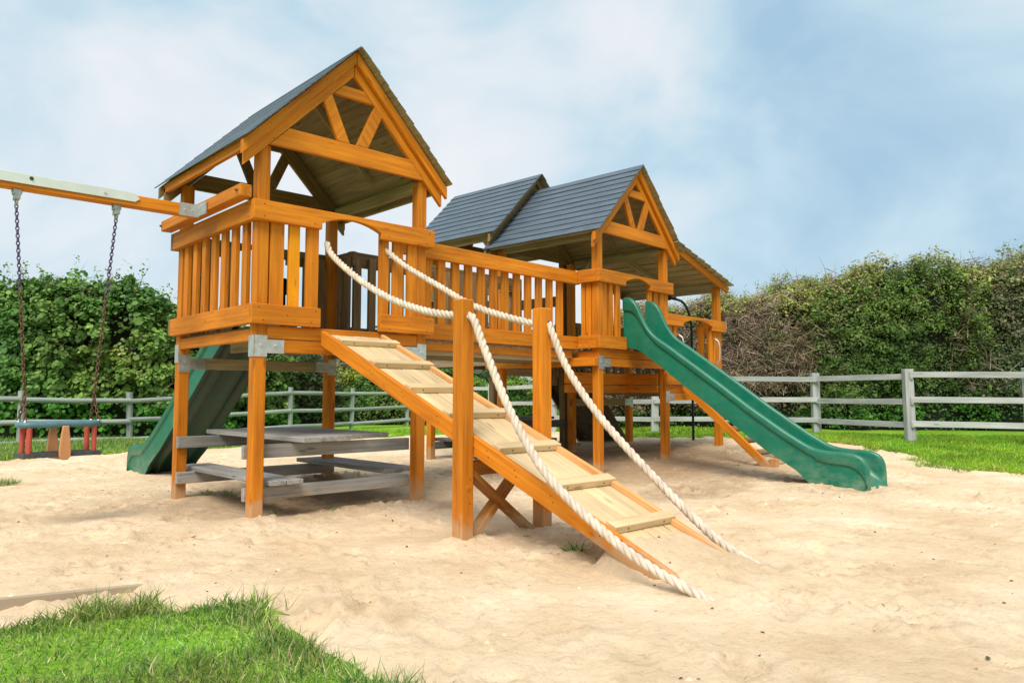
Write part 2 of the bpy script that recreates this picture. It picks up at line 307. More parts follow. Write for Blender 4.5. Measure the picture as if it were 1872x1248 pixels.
# ------------------------------------------------------------------ ground: sand pit and lawn
def px_ground(px, py):
    d = fw+rt*((px-936)/1363.74)+up*((624-py)/1363.74); z = 0.0
    for _ in range(12):
        t = (z-CAM.z)/d.z; p = CAM+d*t; z = .5*z+.5*gz(p.x, p.y)
    return (p.x, p.y)
SANDPX = [(-260, 858), (-60, 846), (0, 841), (60, 836), (130, 830), (205, 828), (280, 816), (390, 819), (450, 815), (560, 806), (650, 800), (708, 797), (745, 794), (960, 786), (1060, 789), (1150, 797), (1300, 799), (1480, 804), (1560, 812), (1640, 824), (1690, 831), (1720, 846), (1780, 856), (1872, 862), (2050, 868)]
poly = [px_ground(*p) for p in SANDPX]
poly += [(14, -7), (8, -9.5), (-.2, -9.5), (-.7, -5.0)]+[px_ground(*p) for p in [(700, 1290), (668, 1252), (600, 1212), (540, 1180), (515, 1145), (470, 1126), (400, 1108), (340, 1116), (250, 1113), (120, 1138), (0, 1158), (-150, 1176)]]+[(-4.5, -1.3)]
PX = np.array(poly)
def inside(x, y):
    c = np.zeros(x.shape, bool); n = len(PX); j = n-1
    for i in range(n):
        xi, yi = PX[i]; xj, yj = PX[j]
        cond = ((yi > y) != (yj > y)) & (x < (xj-xi)*(y-yi)/(yj-yi+1e-12)+xi); c ^= cond; j = i
    return c
def edge_dist(x, y):
    d = np.full(x.shape, 1e9); n = len(PX)
    for i in range(n):
        a = PX[i]; b = PX[(i+1) % n]; ab = b-a; t = np.clip(((x-a[0])*ab[0]+(y-a[1])*ab[1])/(ab@ab), 0, 1)
        d = np.minimum(d, np.hypot(x-a[0]-t*ab[0], y-a[1]-t*ab[1]))
    return d
def signed(x, y):   # positive inside the sand, wobbly edge
    s_ = np.where(inside(x, y), 1, -1)*edge_dist(x, y)
    return s_+(fbm(x*1.7, y*1.7, 5)-.5)*.35+(fbm(x*9, y*9, 6, 3)-.5)*.14
def sand_height(x, y):
    z = ground(x, y)+(fbm(x*.55, y*.55, 1)-.5)*.05+(fbm(x*2.3, y*2.3, 2)-.5)*.024+(fbm(x*7, y*7, 3, 4, .6)-.5)*.022
    # mound over the foot of the ramp
    rx = x-1.12-.06*(-y-3.2); prof = np.interp(y, [-4.3, -3.95, -3.65, -3.35, -3.16, -3.02, -2.9], [0, .012, .050, .115, .175, .14, 0])
    wx = np.where(rx < 0, sstep((rx+.40+.5*np.maximum(-y-3.35, 0))/(.06+.5*np.maximum(-y-3.25, 0))), sstep((.50-rx)/.34)); m_ = prof*wx*(.9+.2*fbm(x*5, y*5, 61, 3))
    z = z+m_
    for cx, cy, r_, h_ in [(.05, .02, .22, .03), (.6, -1.9, .25, .035), (1.37, -1.88, .25, .05), (5.5, -2.05, .3, .025), (5.95, -2.75, .3, .02), (.2, 1.75, .3, .03), (1.0, 4.7, .5, .05), (1.75, 1.75, .6, .10)]:
        z = z+h_*np.exp(-((x-cx)**2+(y-cy)**2)/(r_*r_))
    for cx, cy, r_, h_ in [(4.3, -1.2, .6, -.05), (7.3, -.2, .5, -.03), (.8, .8, .9, -.035)]:
        z = z+h_*np.exp(-((x-cx)**2+(y-cy)**2)/(r_*r_))
    return z
xs = np.concatenate([np.arange(-4.6, 8.5, .03), np.arange(8.5, 24, .11)]); ys = np.concatenate([np.arange(-7.0, 6.5, .03), np.arange(6.5, 21, .11)])
X, Y = np.meshgrid(xs, ys, indexing='ij')
Z = sand_height(X, Y); DIST = np.zeros_like(Z)
def add_prints(Z, n):
    k = 0
    for _ in range(n):
        if k % 3:
            cx, cy = pxy; cx += rng.normal(0, .14); cy += rng.normal(0, .14)
        else: cx, cy = rng.uniform(-2.8, 11.0), rng.uniform(-6.2, 7.0); pxy = (cx, cy)
        k += 1
        a = rng.uniform(0, math.pi); l = rng.uniform(.045, .13); ww = l*rng.uniform(.35, .6); dep = rng.uniform(.006, .024)
        i0, i1 = np.searchsorted(xs, [cx-.4, cx+.4]); j0, j1 = np.searchsorted(ys, [cy-.4, cy+.4])
        x = X[i0:i1, j0:j1]-cx; y = Y[i0:i1, j0:j1]-cy; u = x*math.cos(a)+y*math.sin(a); v = -x*math.sin(a)+y*math.cos(a)
        q = (u/l)**2+(v/ww)**2
        DIST[i0:i1, j0:j1] = np.maximum(DIST[i0:i1, j0:j1], np.exp(-q*.8)*rng.uniform(0, .55)*vnoise((x+cx)*14, (y+cy)*14, 12))
        Z[i0:i1, j0:j1] += -dep*np.exp(-q*q)+dep*.65*np.exp(-((np.sqrt(q)-1.5)/.3)**2)*(.25+1.2*vnoise((x+cx)*22, (y+cy)*22, 9))
add_prints(Z, 2600)
Z = Z+(np.maximum(fbm(X*11, Y*11, 33, 3, .7)-.54, 0))*.11*sstep((fbm(X*.9, Y*.9, 35, 3)-.42)/.2)
S = signed(X, Y)
Z = Z-np.clip(.05-S*.25, 0, .05)*(S < .2)
def grid_mesh(name, X, Y, Z, keep, mat, attrs=None):
    nx, ny = X.shape; idx = np.arange(nx*ny).reshape(nx, ny)
    f = np.stack([idx[:-1, :-1], idx[1:, :-1], idx[1:, 1:], idx[:-1, 1:]], -1)[keep[:-1, :-1]].reshape(-1, 4)
    used, inv = np.unique(f, return_inverse=True); co = np.stack([X, Y, Z], -1).reshape(-1, 3)[used]; f = inv.reshape(-1, 4)
    me = bpy.data.meshes.new(name); me.vertices.add(len(co)); me.vertices.foreach_set('co', co.ravel())
    me.loops.add(f.size); me.loops.foreach_set('vertex_index', f.ravel().astype(np.int32)); me.polygons.add(len(f)); me.polygons.foreach_set('loop_start', np.arange(0, f.size, 4, dtype=np.int32))
    me.update(calc_edges=True); me.polygons.foreach_set('use_smooth', np.ones(len(f), bool)); me.materials.append(M[mat])
    if attrs is not None:
        for k, a in attrs.items():
            at = me.attributes.new(k, 'FLOAT', 'POINT'); at.data.foreach_set('value', a.ravel()[used])
    o = bpy.data.objects.new(name, me); COL.objects.link(o); return o
def blob(x, y, cx, cy, rx, ry, rot=0):
    u = (x-cx)*math.cos(rot)+(y-cy)*math.sin(rot); v = -(x-cx)*math.sin(rot)+(y-cy)*math.cos(rot)
    return sstep(1.25-np.sqrt((u/rx)**2+(v/ry)**2))
trod_shade = np.maximum.reduce([.85*blob(X, Y, .9, 1.0, 1.6, 1.7), .95*blob(X, Y, 5.6, .9, 2.9, 2.5), .65*blob(X, Y, 4.4, -1.2, 1.7, .6, .1), .45*blob(X, Y, 3, .9, 2.2, 1.2), .25*blob(X, Y, 5.5, -2.3, 1.2, .8)])  # painted shade under towers and bridge, plus trodden hollows
so_ = grid_mesh('sand', X, Y, Z, (S > 0), 'sand', {'trod_shade': np.clip(trod_shade+DIST, 0, 1)}); so_['kind'] = 'structure'
lx = np.concatenate([-np.geomspace(400, 12, 16), np.arange(-11.5, -4, .25), np.arange(-4, 0, .045), np.arange(0, 20, .12), np.arange(20, 30, .4), np.geomspace(30.5, 900, 22)]); ly = np.concatenate([-np.geomspace(300, 12, 14), np.arange(-11.5, -5.5, .25), np.arange(-5.5, -1, .045), np.arange(-1, 20, .12), np.arange(20, 30, .4), np.geomspace(30.5, 900, 22)])
LX, LY = np.meshgrid(lx, ly, indexing='ij'); SL = signed(LX, LY)
LZ = ground(LX, LY)+.0+(fbm(LX*.7, LY*.7, 11)-.5)*.02-.3*sstep(SL/.25)+.015*sstep(-SL/.2)
lo = grid_mesh('lawn', LX, LY, LZ, np.ones(LX.shape, bool), 'lawn'); lo['kind'] = 'structure'

# ------------------------------------------------------------------ leaf / blade clouds
def cloud_mesh(name, verts, nper, faces_tpl, tint, mat, parent=None):
    # verts (n, nper, 3), faces_tpl list of index tuples within one leaf (all same length), tint (n,3)
    n = len(verts); co = verts.reshape(-1, 3); ft = np.array(faces_tpl); k = ft.shape[1]
    f = (np.arange(n)[:, None, None]*nper+ft[None]).reshape(-1, k)
    me = bpy.data.meshes.new(name); me.vertices.add(len(co)); me.vertices.foreach_set('co', co.ravel().astype(np.float32))
    me.loops.add(f.size); me.loops.foreach_set('vertex_index', f.ravel().astype(np.int32)); me.polygons.add(len(f)); me.polygons.foreach_set('loop_start', np.arange(0, f.size, k, dtype=np.int32))
    me.update(calc_edges=True); me.materials.append(M[mat])
    ca = me.color_attributes.new('tint', 'FLOAT_COLOR', 'POINT'); c4 = np.concatenate([np.repeat(tint, nper, 0), np.ones((n*nper, 1))], 1); ca.data.foreach_set('color', c4.ravel().astype(np.float32))
    o = bpy.data.objects.new(name, me); COL.objects.link(o)
    if parent: o.parent = parent
    return o
def unit(v): return v/(np.linalg.norm(v, axis=-1, keepdims=True)+1e-9)
def leaves(pos, out_, size, shape='round', droop=.3, rnd=.9):
    n = len(pos); nr = unit(out_+rng.normal(0, rnd, (n, 3))+np.array([0, 0, .35]))
    d = unit(np.cross(nr, rng.normal(0, 1, (n, 3)))); d[:, 2] -= droop; d = unit(d); s_ = unit(np.cross(d, nr)); nr = np.cross(s_, d)
    L_ = size[:, None]
    if shape == 'round':
        tpl = [(-.5, 0, 0), (-.25, .42, .08), (.25, .40, .05), (.55, 0, 0), (.25, -.40, .05), (-.25, -.42, .08)]; faces = [(0, 1, 2, 3), (0, 3, 4, 5)]
    else:
        tpl = [(-.5, 0, 0), (0, .3, .06), (.5, 0, 0), (0, -.3, .06)]; faces = [(0, 1, 2, 3)]
    v = np.stack([pos+L_*(a*d+b*s_+c*nr) for a, b, c in tpl], 1)
    return v, len(tpl), faces
def tints(n, cols, wts, jit=.18):
    cols = np.array(cols); i = rng.choice(len(cols), n, p=np.array(wts)/sum(wts)); c = cols[i]*np.exp(rng.normal(0, jit, (n, 1))); return c*np.exp(rng.normal(0, .06, (n, 3)))
def strips(name, base, tip_dir, length, width, tint, mat, parent=None, bend=.3):
    n = len(base); side = unit(np.cross(tip_dir, rng.normal(0, 1, (n, 3)))); l = length[:, None]; w_ = width[:, None]
    bd = unit(rng.normal(0, 1, (n, 3))*np.array([1, 1, .3]))*bend
    p1 = base+tip_dir*l*.5+bd*l*.15; p2 = base+tip_dir*l*.95+bd*l*.6-np.array([0, 0, 1])*np.abs(bend)*l*.15
    v = np.stack([base-side*w_*.5, base+side*w_*.5, p1+side*w_*.4, p1-side*w_*.4, p2+side*w_*.05, p2-side*w_*.05], 1)
    return cloud_mesh(name, v, 6, [(0, 1, 2, 3), (3, 2, 4, 5)], tint, mat, parent)

# hedge along a line of (px, depth, height); body thickness th
def hedge(name, label, cat, line, th, nleaf, lsize, cols, wts, shape='round', lump=.35, ntwig=0, twigcol=(.14, .10, .07), sprig=0, top_cols=None, low=None, group=None, seedfluff=0, zbase=None, core_in=.30, twig_zone=(0, 1), rnd=.9, clump=.13, clr=.17):
    P = [cam_point(px, d, 0) for px, d, h in line]; H = [h for _, _, h in line]
    P = np.array([[p.x, p.y] for p in P]); H = np.array(H)
    seg = np.hypot(*(P[1:]-P[:-1]).T); cum = np.concatenate([[0], np.cumsum(seg)]); Lt = cum[-1]
    toc = np.array([CAM.x, CAM.y])
    def at(t):
        x = np.interp(t, cum, P[:, 0]); y = np.interp(t, cum, P[:, 1]); h = np.interp(t, cum, H)
        e = .1; dx = np.interp(t+e, cum, P[:, 0])-np.interp(t-e, cum, P[:, 0]); dy = np.interp(t+e, cum, P[:, 1])-np.interp(t-e, cum, P[:, 1])
        l = np.hypot(dx, dy)+1e-9; nx, ny = dy/l, -dx/l
        sg = np.sign((toc[0]-x)*nx+(toc[1]-y)*ny); return x, y, h, nx*sg, ny*sg
    r = empty(name, (P[0][0], P[0][1], 0), 0, label, cat, group)
    org = np.array([P[0][0], P[0][1], 0])
    sd = (abs(hash(name+label)) % 977) if False else sum(map(ord, label)) % 977
    def surf(t, a):   # a: 0 bottom front .. 1 top back along the cross-section arc
        x, y, h, nx, ny = at(t)
        lumpn = (fbm(t*.8+3, a*2.2+5, sd, 4, .55)-.5)*2*lump
        hh = h*(1+(fbm(t*.9, t*0+2, sd+3, 4, .6)-.5)*.26); lumpn = lumpn+(fbm(t*2.6, a*7, sd+5, 3, .5)-.5)*lump*.9
        tap = np.clip(np.minimum(t, Lt-t)/1.6, .02, 1)**.5; hh = hh*(.72+.28*tap); lumpn = lumpn*tap
        ang = a*math.pi  # front bottom to back bottom over the top
        rad_o = th*(.5+.0*a)
        cx = np.cos(ang); sz = np.sin(ang)
        off = np.sign(cx)*np.abs(cx)**.62*rad_o*tap; zz = hh*np.abs(sz)**.55
        off = off+np.sign(cx)*lumpn*np.abs(cx)**.6; zz = zz+lumpn*.6*sz**2
        g = ground(x, y); px_ = x+nx*off; py_ = y+ny*off
        return np.stack([px_, py_, zz+g], -1), np.stack([nx*cx, ny*cx, sz], -1)
    # solid near-black core, the shade between the leaves put into its colour
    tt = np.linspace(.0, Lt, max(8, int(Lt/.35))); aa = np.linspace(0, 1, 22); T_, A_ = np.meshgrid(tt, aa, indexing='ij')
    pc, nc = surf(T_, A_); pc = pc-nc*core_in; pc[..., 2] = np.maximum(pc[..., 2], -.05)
    o = grid_mesh('shade_core', pc[..., 0]-org[0], pc[..., 1]-org[1], pc[..., 2], np.ones(T_.shape, bool), 'core'); o.parent = r
    # leaves: three quarters grow in clumps, the rest fill the body
    npc = 55; ncl = int(nleaf*.72/npc); nf = nleaf-ncl*npc
    def draw(n):
        t = rng.uniform(0, Lt, n); a = np.abs(rng.beta(1.1, 1.3, n)); return t, np.where(rng.random(n) < .82, a*.62, a)
    tcn, acn = draw(ncl); pcn, ncn = surf(tcn, acn); pcn = pcn+ncn*rng.normal(.03, clump, (ncl, 1)); rc = rng.uniform(.6, 1.6, (ncl, 1, 1))*clr
    g_ = rng.normal(0, 1, (ncl, npc, 3)); g_ = g_/np.linalg.norm(g_, axis=-1, keepdims=True)*rng.random((ncl, npc, 1))**.45
    pl = pcn[:, None]+g_*rc*np.array([1, 1, .8]); nl2 = unit(g_+ncn[:, None]*.8+np.array([0, 0, .25]))
    t2, a2 = draw(nf); a2 = np.where(rng.random(nf) < .35, rng.uniform(0, .10, nf), a2); p2, n2_ = surf(t2, a2); p2 = p2-n2_*rng.uniform(-.03, core_in*.85, (nf, 1))
    p = np.concatenate([pl.reshape(-1, 3), p2]); n_ = np.concatenate([nl2.reshape(-1, 3), n2_]); t = np.concatenate([np.repeat(tcn, npc), t2])
    ok = p[:, 2] > .02; p, n_, t = p[ok], n_[ok], t[ok]; m_ = len(p)
    sz = lsize*np.exp(rng.normal(0, .3, m_)); v, k, fc = leaves(p-org, n_, sz, shape, rnd=.45)
    cc = np.array(cols); base = cc[rng.choice(len(cc), ncl, p=np.array(wts)/sum(wts))]*np.exp(rng.normal(0, .22, (ncl, 1)))
    tc_ = tints(m_, cols, wts); cb = np.concatenate([np.repeat(base, npc, 0), tints(nf, cols, wts)*.9])[ok]; tc_ = tc_*.45+cb*.55*np.exp(rng.normal(0, .12, (m_, 1)))
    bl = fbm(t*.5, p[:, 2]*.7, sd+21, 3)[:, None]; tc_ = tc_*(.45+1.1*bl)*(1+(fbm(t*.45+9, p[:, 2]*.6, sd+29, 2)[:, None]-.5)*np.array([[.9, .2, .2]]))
    hrel = p[:, 2]/np.interp(t, cum, H)
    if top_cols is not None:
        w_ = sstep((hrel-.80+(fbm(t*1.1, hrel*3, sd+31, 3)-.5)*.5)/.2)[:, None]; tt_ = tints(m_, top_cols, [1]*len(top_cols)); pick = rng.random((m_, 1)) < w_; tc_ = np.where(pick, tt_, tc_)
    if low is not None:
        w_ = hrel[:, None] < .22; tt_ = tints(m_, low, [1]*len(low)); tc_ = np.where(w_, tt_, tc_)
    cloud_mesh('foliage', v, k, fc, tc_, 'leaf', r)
    if ntwig:
        t = rng.uniform(0, Lt, ntwig); a = rng.uniform(.03, .6, ntwig); p, n_ = surf(t, a)
        z_ = (fbm(t*.5, a*2.5, sd+77, 3)); ok = z_ > twig_zone[0]; p, n_ = p[ok], n_[ok]; m_ = len(p)
        d = unit(np.stack([rng.normal(0, .6, m_), rng.normal(0, .6, m_), rng.uniform(-.3, 1.1, m_)], -1)); p = p+n_*rng.normal(.05, .10, (m_, 1))
        TW = [p-org-d*.15, d, rng.uniform(.15, .55, m_), rng.uniform(.007, .016, m_), tints(m_, [twigcol, tuple(c*1.5 for c in twigcol)], [2, 1])]
    if sprig:
        vs = []; tn = []; sb = []; sdv = []; sl = []
        for _ in range(sprig):
            t = rng.uniform(0, Lt); a = rng.uniform(.3, .62); p, n_ = surf(np.array([t]), np.array([a])); p = p[0]; n_ = n_[0]
            d = unit(np.array([rng.normal(0, .25), rng.normal(0, .25), 1.0])+n_*.3); l = rng.uniform(.3, 1.0)*(.6 if lsize < .06 else 1)
            sb.append(p-org); sdv.append(d); sl.append(l)
            kk = int(l/(lsize*.35)); s_ = np.linspace(.0, 1, kk); q = p+d*s_[:, None]*l+rng.normal(0, lsize*.5, (kk, 3)); v1, k, fc = leaves(q-org, np.tile(d, (kk, 1)), lsize*(1.05-.5*s_)*np.exp(rng.normal(0, .2, kk)), shape, droop=0)
            vs.append(v1); tn.append(tints(kk, top_cols if (top_cols is not None and rng.random() < .5) else cols, [1]*len(top_cols) if False else [1]*len(cols)) if top_cols is None else tints(kk, cols, wts))
        cloud_mesh('shoots', np.concatenate(vs), k, fc, np.concatenate(tn), 'leaf', r)
        TW = [np.concatenate([a_, b_]) for a_, b_ in zip(TW, [np.array(sb), np.array(sdv), np.array(sl), np.full(len(sb), .014), tints(len(sb), [twigcol], [1])])]
    if ntwig: strips('twigs', *TW, 'twig', r, bend=.45)
    if seedfluff:
        t = rng.uniform(0, Lt, seedfluff); a = rng.uniform(.28, .62, seedfluff); ok = fbm(t*1.3, a*7, sd+55, 3) > .48; t, a = t[ok], a[ok]; m_ = len(t); p, n_ = surf(t, a)
        p = p+n_*rng.uniform(-.08, .06, (m_, 1)); v, k, fc = leaves(p-org, n_, np.full(m_, lsize*1.25)*np.exp(rng.normal(0, .3, m_)), 'leaf'); cloud_mesh('seed_heads', v, k, fc, tints(m_, [(.50, .42, .28), (.36, .27, .17), (.60, .53, .40)], [1, 1, .6]), 'leaf', r)
    return r
#VEG
GREEN = [(.07, .155, .03), (.11, .225, .045), (.18, .32, .065), (.30, .42, .11)]
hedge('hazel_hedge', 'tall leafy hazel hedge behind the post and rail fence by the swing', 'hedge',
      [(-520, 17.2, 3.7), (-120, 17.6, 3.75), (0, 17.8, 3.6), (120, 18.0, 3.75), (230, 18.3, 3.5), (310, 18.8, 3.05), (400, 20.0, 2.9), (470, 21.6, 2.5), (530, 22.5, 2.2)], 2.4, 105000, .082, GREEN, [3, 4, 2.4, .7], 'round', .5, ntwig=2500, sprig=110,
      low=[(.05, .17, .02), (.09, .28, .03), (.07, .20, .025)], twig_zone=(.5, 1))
hedge('bramble_bush', 'dark leafy bush behind the grey fence between the tall hazel hedge and the yellow flowers', 'bush',
      [(455, 22.5, 2.4), (520, 23.0, 2.5), (580, 23.2, 2.1), (625, 23.5, 1.5)], 1.6, 15000, .075, [(.03, .07, .018), (.05, .11, .03), (.10, .13, .05)], [2, 2, 1], 'leaf', .35, ntwig=1200, twig_zone=(.3, 1))
hedge('flowering_shrub', 'pale green shrub with yellow flowers behind the grey fence', 'shrub',
      [(600, 25, 1.5), (640, 25, 1.75), (700, 25, 1.9), (760, 25, 1.6), (830, 25, 1.2)], 1.4, 16000, .07, [(.08, .17, .03), (.13, .22, .04), (.16, .26, .06)], [2, 2, 1], 'leaf', .3, top_cols=[(.42, .42, .03), (.20, .30, .05), (.55, .50, .05), (.12, .22, .04)])
hedge('reed_bank', 'pale dry reeds standing behind the flowering shrub', 'reeds',
      [(540, 30, 2.9), (600, 30, 3.1), (660, 30, 2.9), (700, 30, 2.4)], 1.4, 3500, .09, [(.22, .20, .12), (.12, .15, .06)], [2, 1], 'leaf', .2, ntwig=9000, twigcol=(.30, .27, .18))
hedge('background_bush', 'dark green bush behind the reeds and flowering shrub', 'bush',
      [(640, 34, 2.6), (720, 34, 3.0), (800, 36, 2.6), (860, 38, 1.9)], 2.2, 12000, .13, GREEN, [3, 3, 1, .2], 'leaf', .5)
hedge('clipped_hedge', 'neatly clipped bright green hedge beyond the fence, seen beneath the bridge', 'hedge',
      [(800, 25.5, 1.32), (900, 25, 1.32), (1010, 23.5, 1.28), (1110, 22.5, 1.25)], .9, 26000, .055, [(.045, .13, .015), (.08, .20, .02), (.13, .27, .03)], [2, 3, 1], 'leaf', .05, top_cols=[(.16, .30, .03), (.22, .36, .04)], core_in=.12)
DRY = [(.16, .13, .085), (.24, .19, .12), (.10, .13, .045), (.09, .15, .035)]
MIX = [(.06, .13, .025), (.10, .20, .035), (.16, .25, .05), (.17, .15, .08)]
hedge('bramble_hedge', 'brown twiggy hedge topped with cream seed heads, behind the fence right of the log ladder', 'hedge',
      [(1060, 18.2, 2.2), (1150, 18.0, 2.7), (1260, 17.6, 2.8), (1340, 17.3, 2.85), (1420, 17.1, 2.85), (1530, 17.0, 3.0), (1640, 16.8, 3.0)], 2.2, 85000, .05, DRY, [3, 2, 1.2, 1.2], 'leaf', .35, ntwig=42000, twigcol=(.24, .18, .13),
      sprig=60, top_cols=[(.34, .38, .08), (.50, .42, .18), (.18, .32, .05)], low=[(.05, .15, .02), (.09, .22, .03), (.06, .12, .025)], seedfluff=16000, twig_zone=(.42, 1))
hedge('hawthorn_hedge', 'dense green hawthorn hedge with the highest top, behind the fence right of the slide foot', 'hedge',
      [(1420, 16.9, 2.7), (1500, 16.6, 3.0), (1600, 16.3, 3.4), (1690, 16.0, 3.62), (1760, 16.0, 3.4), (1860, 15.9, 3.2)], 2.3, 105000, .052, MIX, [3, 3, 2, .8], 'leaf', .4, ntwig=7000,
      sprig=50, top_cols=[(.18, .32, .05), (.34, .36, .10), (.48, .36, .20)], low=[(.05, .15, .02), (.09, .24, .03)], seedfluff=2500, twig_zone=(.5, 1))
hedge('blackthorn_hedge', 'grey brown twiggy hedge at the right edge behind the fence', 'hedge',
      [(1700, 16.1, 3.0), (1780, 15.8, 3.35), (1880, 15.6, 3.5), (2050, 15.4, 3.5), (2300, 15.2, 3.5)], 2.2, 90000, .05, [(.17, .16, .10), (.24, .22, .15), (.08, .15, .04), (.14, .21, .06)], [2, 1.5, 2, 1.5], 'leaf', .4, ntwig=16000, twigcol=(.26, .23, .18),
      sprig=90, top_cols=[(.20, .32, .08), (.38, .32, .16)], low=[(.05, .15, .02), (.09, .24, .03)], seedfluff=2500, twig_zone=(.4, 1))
# far hillside and its wood
hx = np.linspace(-60, 320, 60); hy = np.linspace(60, 420, 60); HX, HY = np.meshgrid(hx, hy, indexing='ij')
dd = (HX-CAM.x)*math.cos(YAW)+(HY-CAM.y)*math.sin(YAW)
HZ = 17*sstep((dd-85)/150)+(fbm(HX*.02, HY*.02, 41)-.5)*6*sstep((dd-85)/80)-.4
ho = grid_mesh('hill', HX, HY, HZ, dd > 75, 'lawn'); ho['kind'] = 'structure'
n = 26000; fpx = rng.uniform(480, 1260, n//130); fd = rng.uniform(95, 215, n//130); vs = []; tn = []
for a_, b_ in zip(fpx, fd):
    c = cam_point(a_, b_, 0); zc = 17*float(sstep((b_-85)/150)); h_ = rng.uniform(3.5, 6); q = unit(rng.normal(0, 1, (130, 3)))*np.array([h_*.6, h_*.6, h_*.55])*rng.uniform(.75, 1.1, (130, 1))
    v, k, fc = leaves(q+np.array([c.x, c.y, zc+h_*.4]), unit(q), rng.uniform(.7, 1.5, 130), 'round'); vs.append(v); tn.append(tints(130, [(.03, .07, .03), (.05, .10, .035), (.09, .13, .05)], [2, 2, 1], .15)*rng.uniform(.7, 1.3))
fwood = cloud_mesh('far_woodland', np.concatenate(vs), k, fc, np.concatenate(tn), 'leaf'); tag(fwood, 'distant dark wooded hillside seen beneath the bridge', 'woodland', kind='stuff')
hp = cam_point(964, 80, 0); hs_ = empty('house', (hp.x, hp.y, 0), .5, 'tiny white house with a pale pitched roof far off beyond the clipped hedge', 'house')
MB().box(-.9, .9, -.7, .7, 0, 2.1).build('wall', 'house', hs_, 0); MB().prism([(-1.0, 2.1), (1.0, 2.1), (0, 3.1)], lambda p, t: Vector((p[0], t, p[1])), -.8, .8, (0, 1, 0)).build('roof', 'houseroof', hs_, 0)
# spiky garden plant seen below the bridge
pp = cam_point(1022, 19.5, 0); pr_ = empty('spiky_plant', (pp.x, pp.y, gz(pp.x, pp.y)), 0, 'yellow green spiky leaved plant in front of the clipped hedge', 'plant')
nb = 60; az = rng.uniform(0, 2*math.pi, nb); el = rng.uniform(.5, 1.4, nb); td = np.stack([np.cos(az)*np.cos(el), np.sin(az)*np.cos(el), np.sin(el)], -1)
strips('leaf_blades', rng.normal(0, .04, (nb, 3))+np.array([0, 0, .05]), td, rng.uniform(.6, .95, nb), np.full(nb, .05), tints(nb, [(.35, .42, .08), (.18, .28, .05)], [1, 1]), 'blade', pr_, bend=.35)

# ------------------------------------------------------------------ grass blades
def blades(name, n, region, hmin, hmax, cols, wts, label, width=(.004, .008), bend=.5):
    b_ = region(n); n = len(b_)
    az = rng.uniform(0, 2*math.pi, n); el = rng.normal(1.0, .35, n); td = np.stack([np.cos(az)*np.cos(el), np.sin(az)*np.cos(el), np.abs(np.sin(el))], -1)
    cl = fbm(b_[:, 0]*3, b_[:, 1]*3, 91, 3); hgt = rng.uniform(hmin, hmax, n)*(.45+1.1*cl)
    q_ = fbm(b_[:, 0]*2.6, b_[:, 1]*2.6, 95, 4, .6)[:, None]; tc_ = tints(n, cols, wts, .25)*(.5+.9*q_)*(1+(fbm(b_[:, 0]*1.9+7, b_[:, 1]*1.9, 97, 3)[:, None]-.45)*np.array([[.8, .1, .3]]))
    o = strips(name, b_, td, hgt, rng.uniform(*width, n), tc_, 'blade', None, bend=bend); tag(o, label, 'grass', kind='stuff'); return o
def reg_front(n):
    x = rng.uniform(-3.2, -.5, n*3); y = rng.uniform(-5.0, -1.2, n*3); s_ = signed(x, y); d = np.hypot(x-CAM.x, y-CAM.y)
    k = (s_ < -.02) & (d > .7); x, y = x[k][:n], y[k][:n]; return np.stack([x, y, ground(x, y)-.005], -1)
GC = [(.09, .20, .04), (.17, .33, .055), (.29, .43, .09), (.46, .52, .18), (.62, .55, .34)]
blades('lawn_grass', 62000, reg_front, .03, .078, GC, [2.5, 4, 3.5, 1.8, .8], 'long green grass patch in the near left corner beside the sand', (.0035, .007), .55)
def reg_edge(x0, x1, y0, y1, lo_, hi, tz=0.0):
    def f(n):
        x = rng.uniform(x0, x1, n*30); y = rng.uniform(y0, y1, n*30); s_ = signed(x, y); k = (s_ > lo_) & (s_ < hi) & (fbm(x*4, y*4, 71, 3) > .52+.12*(s_-lo_)/(hi-lo_))
        x, y = x[k][:n], y[k][:n]; return np.stack([x, y, sand_height(x, y)-.01], -1)
    return f
blades('edge_grass', 5200, reg_edge(-3.2, -.5, -4.6, -1.3, -.14, .05), .05, .12, GC, [3, 4, 3, 1.5, 1.5], 'longer ragged grass along the edge of the near left patch', (.004, .007), .7)
blades('edge_grass', 9000, reg_edge(5, 17, -5, 5, -.1, .45), .04, .12, [(.18, .36, .03), (.30, .42, .06), (.46, .44, .16)], [3, 3, 1], 'ragged grass creeping over the sand at the right hand lawn edge', (.007, .012), .7)
def reg_px(pl, lim=.06):
    pl = np.array([px_ground(*p) for p in pl])
    def f(n):
        lo_, hi = pl.min(0), pl.max(0); x = rng.uniform(lo_[0], hi[0], n*6); y = rng.uniform(lo_[1], hi[1], n*6); k = signed(x, y) < lim
        c = np.zeros(x.shape, bool); j = len(pl)-1
        for i in range(len(pl)):
            xi, yi = pl[i]; xj, yj = pl[j]; c ^= ((yi > y) != (yj > y)) & (x < (xj-xi)*(y-yi)/(yj-yi+1e-12)+xi); j = i
        k &= c; x, y = x[k][:n], y[k][:n]; return np.stack([x, y, ground(x, y)+.01], -1)
    return f
LC = [(.18, .38, .02), (.26, .48, .03), (.34, .54, .05), (.40, .48, .12)]
blades('verge_grass', 60000, reg_px([(1440, 792), (1660, 798), (2000, 802), (2100, 885), (1872, 880), (1700, 862), (1600, 835), (1480, 812)], .08), .03, .075, LC, [2, 3, 2, .7], 'bright green mown grass strip between the sand and the right hand fence', (.006, .012), .5)
blades('verge_grass', 30000, reg_px([(-150, 808), (300, 806), (420, 806), (470, 818), (380, 826), (210, 833), (0, 850), (-150, 862)], .1), .05, .16, GC, [2, 3, 3, .7, .2], 'green grass strip below the rail fence behind the swing', (.008, .014), .5)
